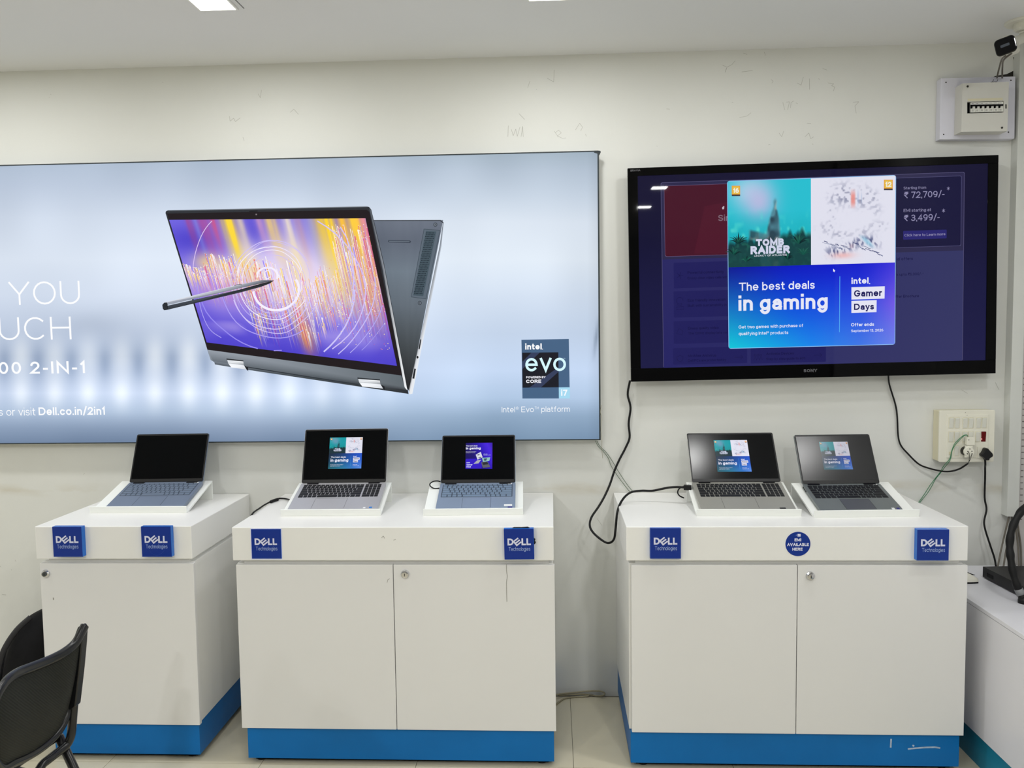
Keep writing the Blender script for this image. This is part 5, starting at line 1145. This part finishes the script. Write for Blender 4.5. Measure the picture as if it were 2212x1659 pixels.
# round multi-hole adapter
c = sb(965, 1135, SBY - .030)
ad = thing('plug_adapter', 'round white multi-hole plug adapter with two bare wires stuck in it, in the switchboard', 'plug adapter', (c.x, SBY, c.z))
Mr = Matrix.Translation(c) @ Matrix.Rotation(PI / 2, 4, 'X')
rA = (sb(1095, 1135, SBY - .03) - sb(835, 1135, SBY - .03)).length / 2
B().lathe([(0, -.009), (rA * .95, -.009), (rA, -.007), (rA, .0), (rA * .94, .002), (0, .002)], 28, 0, Mr).build('front_disc', 'switch_white', ad)
B().box(c.x - rA * .72, c.x + rA * .72, c.y + .0005, c.y + .0085, c.z - rA * 1.2, c.z + rA * 1.2).build('front_plate', 'switch_white', ad, bevel=.001)
B().lathe([(0, .0), (rA * .95, .0), (rA * .95, .016), (0, .016)], 28, 0, Matrix.Translation((c.x - .003, SBY - .0045, c.z)) @ Matrix.Rotation(PI / 2, 4, 'X')).build('rear_body', 'screw_dark', ad)
for hx, hy in ((985, 1065), (932, 1128), (1035, 1125), (918, 1188), (1040, 1188)):
    q = sb(hx, hy, c.y - .0021); B().lathe([(0, 0), (.0021, 0), (.0021, .0003), (0, .0003)], 12, 0, Matrix.Translation(q) @ Matrix.Rotation(PI / 2, 4, 'X')).build('pin_hole', 'dark_gap', ad)
# television power cord with two bare wires in the adapter
tc_ = [Y(1919, 806, 3.345), Y(1921, 830, 3.36), Y(1934, 873, 3.366), Y(1938, 900, 3.366), Y(1940, 940, 3.366), Y(1946, 962, 3.366), Y(1962, 981, 3.364), Y(1984, 1002, 3.36), Y(2005, 1011, 3.355), Y(2030, 1017, 3.345), Y(2050, 1018.5, 3.33), Y(2072, 1013, 3.31), Y(2091, 1001, 3.285)]
pc_ = thing('television_cable', 'black television power cord drooping along the wall to the white adapter', 'cord', tuple(tc_[0]))
B().tube(smooth_path(tc_, 6), .0033, 8).build('cord', 'black_rubber', pc_)
B().tube(smooth_path([Y(2091, 1001, 3.285), sb(965, 1360, SBY - .036), sb(970, 1220, SBY - .038), sb(955, 1150, SBY - .037), sb(932, 1128, SBY - .031)], 5), .0011, 6).build('bare_wire', 'screw_dark', pc_)
B().tube(smooth_path([Y(2091, 1001, 3.285), sb(1000, 1320, SBY - .036), sb(1025, 1230, SBY - .038), sb(1040, 1188, SBY - .031)], 5), .0011, 6).build('bare_wire', 'screw_dark', pc_)
# black moulded plug and its cord
c = sb(1360, 1150, SBY - .012)
bp = thing('power_plug', 'black moulded three pin plug with cord hanging to the black box', 'plug', (c.x, SBY, c.z))
out = [sb(x, y, SBY - .0052) for x, y in ((1300, 1040), (1340, 1025), (1385, 1035), (1430, 1090), (1490, 1150), (1515, 1200), (1500, 1245), (1440, 1275), (1420, 1300), (1418, 1335), (1320, 1335), (1312, 1295), (1270, 1265), (1220, 1225), (1212, 1180), (1250, 1150), (1285, 1090))]
B().prism(out[::-1], (0, -.022, 0)).build('plug_body', 'black_plastic', bp, bevel=.003)
B().tube(smooth_path([sb(1372, 1330, SBY - .015), sb(1380, 1450, SBY - .010), Y(2128, 1010, 3.335), Y(2128, 1030, 3.35), Y(2127, 1075, 3.355), Y(2131, 1100, 3.35), Y(2126, 1125, 3.34), Y(2128, 1143, 3.335), Y(2138, 1175, 3.33), Y(2148, 1205, 3.32), Y(2152, 1226, 3.31), Y(2156, 1240, 3.30)], 6), .0038, 8).build('cord', 'black_rubber', bp)

# ================================================================== DISTRIBUTION BOARD
FD = 5.028
def dp(x, y, yy): return Y(1960 + x / FD, y / FD, yy)
MBY, CVY = WALL - .036, WALL - .092
db = thing('distribution_board', 'grey breaker box with a row of switches on a white backboard, high on the wall', 'breaker box', tuple(dp(760, 1500, WALL)))
pts = [dp(x, y, MBY) for x, y in ((365, 850), (1175, 830), (1165, 1500), (1158, 1507), (350, 1515))]
B().prism(pts[::-1], (0, .036, 0)).build('backboard', 'board_mount', db, bevel=.0015)
pts = [dp(x, y, CVY) for x, y in ((600, 905), (1105, 887), (1086, 1425), (585, 1432))]
win = [dp(x, y, CVY) for x, y in ((650, 1105), (1050, 1095), (1045, 1222), (650, 1232))]
cv = B()
o_ = Vector((0, .014, 0))
cv.add(pts + win, [(1, 0, 4, 5), (2, 1, 5, 6), (3, 2, 6, 7), (0, 3, 7, 4)])
side = [p + Vector((0, .056, 0)) for p in pts]
cv.add(pts + side, [(0, 1, 5, 4), (1, 2, 6, 5), (2, 3, 7, 6), (3, 0, 4, 7)])
wb = [p + o_ for p in win]
cv.add(win + wb, [(0, 1, 5, 4), (1, 2, 6, 5), (2, 3, 7, 6), (3, 0, 4, 7)]); cv.add(wb, [(3, 2, 1, 0)], 1)
cv.build('cover', ['board_cover', 'dark_gap'], db)
yb_ = CVY + .004
for k in range(7):
    xa = 690 + k * 50.5; xb = xa + 48
    q = [dp(x, y, yb_) for x, y in ((xa, 1112 - k * 1.2), (xb, 1111 - k * 1.2), (xb - 2, 1220 - k * 1.5), (xa - 2, 1221 - k * 1.5))]
    br = B().prism(q[::-1], (0, .008, 0)).build('breaker', 'breaker', db)
    q = [dp(x, y, yb_ - .004) for x, y in ((xa, 1138 - k), (xb + 2, 1137 - k), (xb + 2, 1152 - k), (xa + 20, 1153 - k), (xa + 18, 1176 - k), (xa + 2, 1176 - k))]
    B().prism(q[::-1], (0, .0045, 0)).build('toggle', 'dark_gap', br)
    bm = B()
    for yy in (1122, 1192, 1204): 
        q = [dp(x, y, yb_ - .0004) for x, y in ((xa + 8, yy - k), (xa + 30, yy - k), (xa + 30, yy + 4 - k), (xa + 8, yy + 4 - k))]; bm.add(q[::-1], [(0, 1, 2, 3)])
    bm.build('print_mark', 'scuff', br)
q = [dp(x, y, CVY - .0004) for x, y in ((655, 1072), (1035, 1062), (1035, 1088), (655, 1099))]; B().add(q[::-1], [(0, 1, 2, 3)]).build('label_strip', 'aged_plastic', db)
for x, y, r_ in ((655, 938, .0042), (1028, 1387, .0042)):
    B().lathe([(0, 0), (r_, 0), (r_ * .8, .002), (0, .002)], 14, 0, Matrix.Translation(dp(x, y, CVY)) @ Matrix.Rotation(PI / 2, 4, 'X')).build('screw', 'screw_dark', db)
for x, y in ((420, 895), (1125, 872), (1098, 1435), (395, 1460)):
    B().lathe([(0, 0), (.0028, 0), (.002, .0012), (0, .0012)], 12, 0, Matrix.Translation(dp(x, y, MBY)) @ Matrix.Rotation(PI / 2, 4, 'X')).build('screw', 'screw_dark', db)
ar = B()
for (xa, ya, xb, yb2, ww) in ((1065, 1135, 1079, 1180, 0),):
    q = [dp(x, y, CVY - .0004) for x, y in ((1065, 1132), (1078, 1132), (1078, 1180), (1065, 1180))]; ar.add(q[::-1], [(0, 1, 2, 3)])
ar.build('printed_arrow', 'dark_gap', db)
mk = B()
for pp in ([(905, 893), (925, 890), (938, 862)], [(925, 890), (945, 892)], [(952, 890), (972, 890), (982, 862)], [(950, 880), (954, 892)]):
    for (xa, ya), (xb, yb2) in zip(pp[:-1], pp[1:]):
        p, q = dp(xa, ya, MBY - .0005), dp(xb, yb2, MBY - .0005); dd = q - p; nn = Vector((-dd.z, 0, dd.x)).normalized() * .0009
        mk.add([p - nn, q - nn, q + nn, p + nn], [(0, 1, 2, 3)])
mk.build('pen_mark', 'dark_gap', db)

# ================================================================== SECURITY CAMERA
fc = Y(2172, 99, 3.00)
mt = at_z(2213, 46, CEIL)
cc = thing('security_camera', 'white bullet security camera with a black face, hanging from the ceiling in the corner', 'camera', (mt.x, mt.y, CEIL))
B().lathe([(0, -.008), (.060, -.008), (.064, -.003), (.064, 0), (0, 0)], 32, 0, Matrix.Translation((mt.x, mt.y, CEIL))).build('ceiling_plate', 'cctv_white', cc)
B().lathe([(0, -.034), (.026, -.034), (.034, -.026), (.034, -.006), (0, -.006)], 24, 0, Matrix.Translation((mt.x, mt.y, CEIL))).build('base', 'cctv_white', cc)
ax = Vector((.55, .80, .17)).normalized()                     # from face back along the body
zax = -ax; xax = Vector((0, 0, 1)).cross(zax).normalized(); yax = zax.cross(xax)
ro = Matrix.Rotation(math.radians(12), 4, 'Z')
Mc = Matrix(((xax.x, yax.x, zax.x, fc.x), (xax.y, yax.y, zax.y, fc.y), (xax.z, yax.z, zax.z, fc.z), (0, 0, 0, 1))) @ ro @ Matrix.Scale(.80, 4)
B().prism([(x, y, -.13) for x, y in rr(-.038, .038, -.034, .034, .016)], (0, 0, .126), M=Mc).build('body', 'cctv_white', cc, bevel=.002)
fo = B().prism([(x, y, -.006) for x, y in rr(-.040, .040, -.036, .036, .018)], (0, 0, .010), M=Mc).build('face', 'cctv_glass', cc, bevel=.003)
B().prism([(x, y, .0042) for x, y in rr(-.018, .016, -.003, .008, .002)], (0, 0, .0004), M=Mc).build('lens_window', 'chrome_dark', fo)
bc = Mc @ Vector((0, .03, -.075))
B().tube(smooth_path([Vector((mt.x, mt.y, CEIL - .03)), Vector((mt.x, mt.y, CEIL - .055)), (Vector((mt.x, mt.y, CEIL - .075)) + bc) / 2, bc], 4), .017, 12).build('arm', 'cctv_white', cc)
cable('camera_cable', 'thin dark cable dropping from the security camera to the breaker box, nearer the box middle', [Mc @ Vector((-.012, -.036, -.03)), Y(2164, 128, 3.10), Y(2159, 145, 3.24), Y(2154.5, 163, 3.30), Y(2154, 168, 3.335)], .0030, 'grey_wire')
cable('camera_cable', 'thin dark cable dropping from the security camera to the breaker box, nearer the corner', [Mc @ Vector((.012, -.036, -.03)), Y(2168, 130, 3.10), Y(2165.5, 145, 3.24), Y(2165, 162, 3.30), Y(2165, 168, 3.335)], .0030, 'grey_wire')

# ================================================================== TRUNKING AND SLOTTED UPRIGHT
tx0 = Y(2183, 850, WALL - .045).x; tx1 = Y(2206, 930, WALL - .045).x; tzb = Y(2180, 1116, WALL - .045).z
tr = B().box(tx0, tx1, WALL - .045, WALL, tzb, CEIL - .02).build('trim_1', 'trunking', None, bevel=.001); tag(tr, kind='structure')
ux0 = tx1 + .0008
up = thing('slotted_upright', 'pale slotted metal upright in the corner beside the cable trunking', 'upright', (ux0 + .03, WALL - .03, 0))
B().box(ux0, XR - .001, WALL - .034, WALL, .0, CEIL - .004).build('channel', 'upright_metal', up)
so = B()
for k in range(120):
    z = .75 + k * .0245; so.box(ux0 + .008, ux0 + .018, WALL - .0346, WALL - .0338, z, z + .0036)
so = so.build('slot_row', 'slot_shadow', up); so['kind'] = 'stuff'

# ================================================================== LOW COUNTER AT THE RIGHT
CX, CZ = 1.452, .569
ct = thing('low_counter', 'low white counter with a blue-green plinth along the side wall', 'counter', ((CX + XR) / 2, 2.2, 0))
B().box(CX, XR - .002, .9, WALL - .05, CZ - .014, CZ).build('worktop', 'counter_white', ct, bevel=.001)
B().box(CX + .001, XR - .002, .9, WALL - .05, .117, CZ - .0155).build('side_panel', 'counter_white', ct)
B().box(CX + .012, XR - .002, .91, WALL - .06, .0, .116).build('plinth', 'counter_blue', ct)
# recorder box
b0, b1 = at_z(2122, 1248, CZ), at_z(2196, 1287, CZ)
dvec = (b1 - b0).normalized(); pv_ = Vector((-dvec.y, dvec.x, 0)); pv_ = pv_ if pv_.x > 0 else -pv_
dv = thing('recorder_box', 'flat black recorder box on the low counter by the corner', 'box', tuple(b0))
e1 = b0 + dvec * .27; wv = pv_ * .24
bx = B().prism([b0, e1, e1 + wv, b0 + wv], (0, 0, .046))
Z4 = Vector((0, 0, .004))
B().prism([p + Z4 for p in (b0, e1, e1 + wv, b0 + wv)], (0, 0, .040)).build('case', 'black_plastic', dv, bevel=.002)
for q in (b0 + dvec * .02 + pv_ * .02, e1 - dvec * .02 + pv_ * .02, e1 - dvec * .02 + wv - pv_ * .02, b0 + dvec * .02 + wv - pv_ * .02):
    B().lathe([(0, 0), (.007, 0), (.007, .0045), (0, .0045)], 10, 0, Matrix.Translation(q)).build('foot', 'black_rubber', dv)
B().prism([b0 + dvec * .03 - pv_ * .0006 + Vector((0, 0, .014)), b0 + dvec * .07 - pv_ * .0006 + Vector((0, 0, .014)), b0 + dvec * .07 - pv_ * .0006 + Vector((0, 0, .028)), b0 + dvec * .03 - pv_ * .0006 + Vector((0, 0, .028))], tuple(pv_ * .001)).build('front_panel', 'tv_bezel', dv)
cable('box_cable', 'black cable lying on the low counter between the cabinet and the black box', [Y(2078, 1232, 3.19), Y(2092, 1239, 3.20), Y(2106, 1244, 3.20), Y(2120, 1246, 3.20)], .0042, 'black_rubber')
# thick black hose rising past the box
hz_ = [at_z(2211, 1293, CZ + .016), Y(2204, 1281, 2.885), Y(2196, 1262, 2.89), Y(2189, 1240, 2.90), Y(2184.5, 1215, 2.91), Y(2182, 1195, 2.92), Y(2181, 1175, 2.93), Y(2184, 1150, 2.94), Y(2191, 1130, 2.95), Y(2201, 1112, 2.96), Y(2214, 1096, 2.98), Y(2240, 1078, 3.0), Y(2262, 1070, 3.02), Vector((1.87, 3.08, .835)), Vector((1.912, 3.16, .74))]
ho = thing('black_hose', 'thick black hose curving up from the low counter in front of the recorder box', 'hose', tuple(hz_[0]))
hp = smooth_path(hz_, 6)
B().tube(hp, [.0125 + .0012 * math.sin(i * .7) for i in range(len(hp))], 12).build('tube', 'black_rubber', ho)
B().tube([hp[4] * 1, hp[6] * 1, hp[9] * 1], .0142, 12).build('tape_band', 'grey_tape', ho)
B().lathe([(0, 0), (.019, 0), (.019, .012), (.013, .020), (0, .020)], 16, 0, Matrix.Translation((hp[0].x + .002, hp[0].y, CZ))).build('end_cap', 'black_rubber', ho)
# cables dropping out of the trunking
for i, (ptz, lab) in enumerate((([(2181, 1112, 3.345), (2178, 1122, 3.34), (2170, 1155, 3.33), (2162, 1190, 3.31), (2155, 1225, 3.28), (2152, 1236, 3.26)], 'grey cable slanting from the trunking end to the black box, outermost'),
                                ([(2186, 1112, 3.345), (2184, 1140, 3.34), (2174, 1185, 3.32), (2168, 1222, 3.29), (2166, 1236, 3.27)], 'grey cable from the trunking end to the black box, in the middle'),
                                ([(2192, 1112, 3.345), (2194, 1140, 3.34), (2199, 1180, 3.33), (2201, 1222, 3.31), (2200, 1240, 3.30)], 'grey cable from the trunking end, passing behind the black hose'),
                                ([(2196, 1112, 3.345), (2200, 1145, 3.34), (2205, 1180, 3.335), (2206, 1222, 3.32), (2205, 1242, 3.31)], 'grey cable from the trunking end, closest to the slotted upright'))):
    cable('trunking_cable', lab, [Y(*q) for q in ptz], .0034, 'grey_wire', group='cables under the trunking')
# white mouse beside the cabinet
m0 = at_z(2113, 1259, CZ)
mo = thing('computer_mouse', 'white computer mouse tip showing behind the cabinet, on the low counter', 'mouse', tuple(m0))
def mouse_ring(t):
    a_ = t * PI; hw = .030 * math.sin(min(PI, a_ * .9 + .28)) ; hh = .034 * math.sin(min(PI, a_ * .82 + .30)); return hw, hh
vs = []; fs = []; nr = 12; ns = 10; dm = Vector((-.93, .36, 0)).normalized(); nm = Vector((-dm.y, dm.x, 0))
for i in range(nr + 1):
    t = i / nr; hw, hh = mouse_ring(t); o = m0 + dm * (.112 * t)
    for k in range(ns + 1):
        q = PI * k / ns; vs.append(o + nm * (hw * math.cos(q)) + Vector((0, 0, .006 + hh * math.sin(q) * .9)))
for i in range(nr):
    for k in range(ns): a_ = i * (ns + 1) + k; fs.append((a_, a_ + 1, a_ + ns + 2, a_ + ns + 1))
fs += [tuple(range(ns, -1, -1)), tuple(nr * (ns + 1) + k for k in range(ns + 1))]
B().add(vs, fs, 0, True).build('shell', 'cctv_white', mo)
ring = [m0 + dm * (.112 * i / nr) + nm * mouse_ring(i / nr)[0] for i in range(nr + 1)] + [m0 + dm * (.112 * i / nr) - nm * mouse_ring(i / nr)[0] for i in range(nr, -1, -1)]
B().prism(ring, (0, 0, .0065)).build('underside', 'black_plastic', mo)

# ================================================================== BACKPACK
bgc = Vector((-2.055, 3.12, 0))
bg = thing('backpack', 'black backpack leaning against the narrow cabinet, behind the chair', 'backpack', tuple(bgc))
Mb = Matrix.Translation((-2.105, 3.12, 0.005)) @ Matrix.Rotation(math.radians(14), 4, 'Y')
def bag_shape(w_, d_, h_, M, z0=0.0, n=20, m=12, pw=3.0):
    vs = []; fs = []
    for i in range(m + 1):
        t = i / m; k = (1 - max(0, (t - .55) / .45) ** 2.4) ** .5 * (.9 + .1 * min(1, t * 6)); k = max(k, .12)
        for j in range(n):
            q = 2 * PI * j / n; cq, sq = math.cos(q), math.sin(q)
            r_ = (abs(cq) ** pw + abs(sq) ** pw) ** (-1 / pw)
            vs.append((r_ * cq * w_ / 2 * (k if t > .5 else 1), r_ * sq * d_ / 2 * k, z0 + h_ * t))
    for i in range(m):
        for j in range(n): fs.append((i * n + j, i * n + (j + 1) % n, (i + 1) * n + (j + 1) % n, (i + 1) * n + j))
    fs += [tuple(range(n - 1, -1, -1)), tuple(m * n + j for j in range(n))]
    return B().add(vs, fs, 0, True, M)
bag_shape(.21, .30, .470, Mb).build('body', 'bag_cloth', bg)
bag_shape(.08, .24, .26, Mb @ Matrix.Translation((-.105, 0, .03))).build('pocket', 'bag_cloth', bg)
B().tube(smooth_path([Mb @ Vector(p) for p in ((-.03, -.09, .452), (-.055, -.125, .405), (-.075, -.148, .33), (-.080, -.153, .24), (-.07, -.153, .14), (-.05, -.151, .07))], 6), .011, 8, flat=.4).build('strap', 'bag_trim', bg)
B().tube(smooth_path([Mb @ Vector(p) for p in ((.0, -.05, .466), (.02, -.04, .494), (.02, .04, .494), (.0, .05, .466))], 6), .007, 8).build('handle', 'bag_trim', bg)
B().tube(smooth_path([Mb @ Vector(p) for p in ((-.107, -.10, .10), (-.107, -.105, .24), (-.103, -.085, .33), (-.100, 0, .37), (-.103, .085, .33))], 6), .003, 6).build('zip', 'bag_trim', bg)

# ================================================================== CHAIR
chr_ = thing('visitor_chair', 'black metal chair with a mesh back, in front of the narrow cabinet', 'chair', (-1.62, 2.05, 0))
rail = [Y(u, v, y) for u, v, y in ((183, 1352, 2.30), (176, 1366, 2.285), (162, 1390, 2.26), (138, 1410, 2.22), (105, 1427, 2.17), (70, 1441, 2.11), (42, 1452, 2.06), (20, 1466, 2.01), (5, 1483, 1.975), (-9, 1508, 1.945), (-22, 1555, 1.92), (-28, 1610, 1.915))]
low = [Y(u, v, y) for u, v, y in ((152, 1515, 2.30), (144, 1545, 2.285), (128, 1578, 2.25), (102, 1606, 2.20), (68, 1630, 2.13), (32, 1647, 2.05), (0, 1658, 1.98), (-28, 1610, 1.915))]
upr = [Y(u, v, y) for u, v, y in ((183, 1352, 2.30), (176, 1400, 2.30), (168, 1440, 2.30), (160, 1480, 2.30), (152, 1515, 2.30))]
fr = B().tube(smooth_path(rail, 5), .0145, 10, flat=.75)
fr.tube(smooth_path(low, 5), .0115, 10)
fr.build('back_frame', 'chair_black', chr_)
n = 24
def resample(P, n):
    P = [Vector(p) for p in P]; d_ = [0]
    for a_, b_ in zip(P[:-1], P[1:]): d_.append(d_[-1] + (b_ - a_).length)
    out = []
    for i in range(n + 1):
        s_ = d_[-1] * i / n; k = max(j for j in range(len(d_)) if d_[j] <= s_ + 1e-9); k = min(k, len(P) - 2)
        out.append(P[k].lerp(P[k + 1], (s_ - d_[k]) / max(1e-9, d_[k + 1] - d_[k])))
    return out
ra_, rb_ = resample(smooth_path(rail, 5), n), resample(smooth_path(low, 5), n)
vs = []; fs = []; m = 8
for i in range(n + 1):
    for j in range(m + 1):
        t = j / m; p = ra_[i].lerp(rb_[i], t); vs.append(p + Vector((.03 * math.sin(PI * t) * math.sin(PI * i / n), 0, 0)))
for i in range(n):
    for j in range(m): a_ = i * (m + 1) + j; fs.append((a_, a_ + 1, a_ + m + 2, a_ + m + 1))
B().add(vs, fs, 0, True).build('mesh_back', 'mesh_black', chr_)
band = [Y(u, v, 2.315) for u, v in ((180, 1347), (186, 1345), (191, 1352), (189, 1385), (184, 1440), (177, 1500), (175, 1517), (168, 1523), (146, 1530), (140, 1520), (150, 1460), (160, 1400), (172, 1368))]
B().prism(band[::-1], (0, -.03, 0)).build('side_upright', 'chair_black', chr_, bevel=.003)
arm = [Y(u, v, y) for u, v, y in ((160, 1515, 2.30), (157, 1550, 2.30), (154, 1585, 2.295), (147, 1605, 2.29), (134, 1618, 2.27), (116, 1632, 2.24), (95, 1648, 2.20), (60, 1672, 2.16))]
arm += [Vector((-1.62, 2.14, .385)), Vector((-1.80, 2.13, .40))]
B().tube(smooth_path(arm, 5), .0125, 10).build('back_support', 'chair_black', chr_)
def leg(a_, b_): B().tube([Vector(a_), (Vector(a_) + Vector(b_)) / 2, Vector(b_)], .0130, 10).build('leg', 'chair_black', chr_)
leg(Y(127, 1590, 2.29), (-1.325, 2.30, 0)); leg((-1.50, 1.80, .385), (-1.36, 1.76, 0)); leg((-1.86, 2.24, .385), (-1.95, 2.28, 0)); leg((-1.86, 1.80, .385), (-1.95, 1.76, 0))
B().tube([Y(127, 1590, 2.29), Vector((-1.50, 1.80, .385))], .011, 8).build('seat_rail', 'chair_black', chr_)
B().tube([Vector((-1.86, 2.24, .385)), Vector((-1.86, 1.80, .385))], .011, 8).build('seat_rail', 'chair_black', chr_)
B().prism([(x, y, .396) for x, y in rr(-1.93, -1.52, 1.78, 2.24, .05)], (0, 0, .045)).build('seat', 'mesh_black', chr_, bevel=.008)
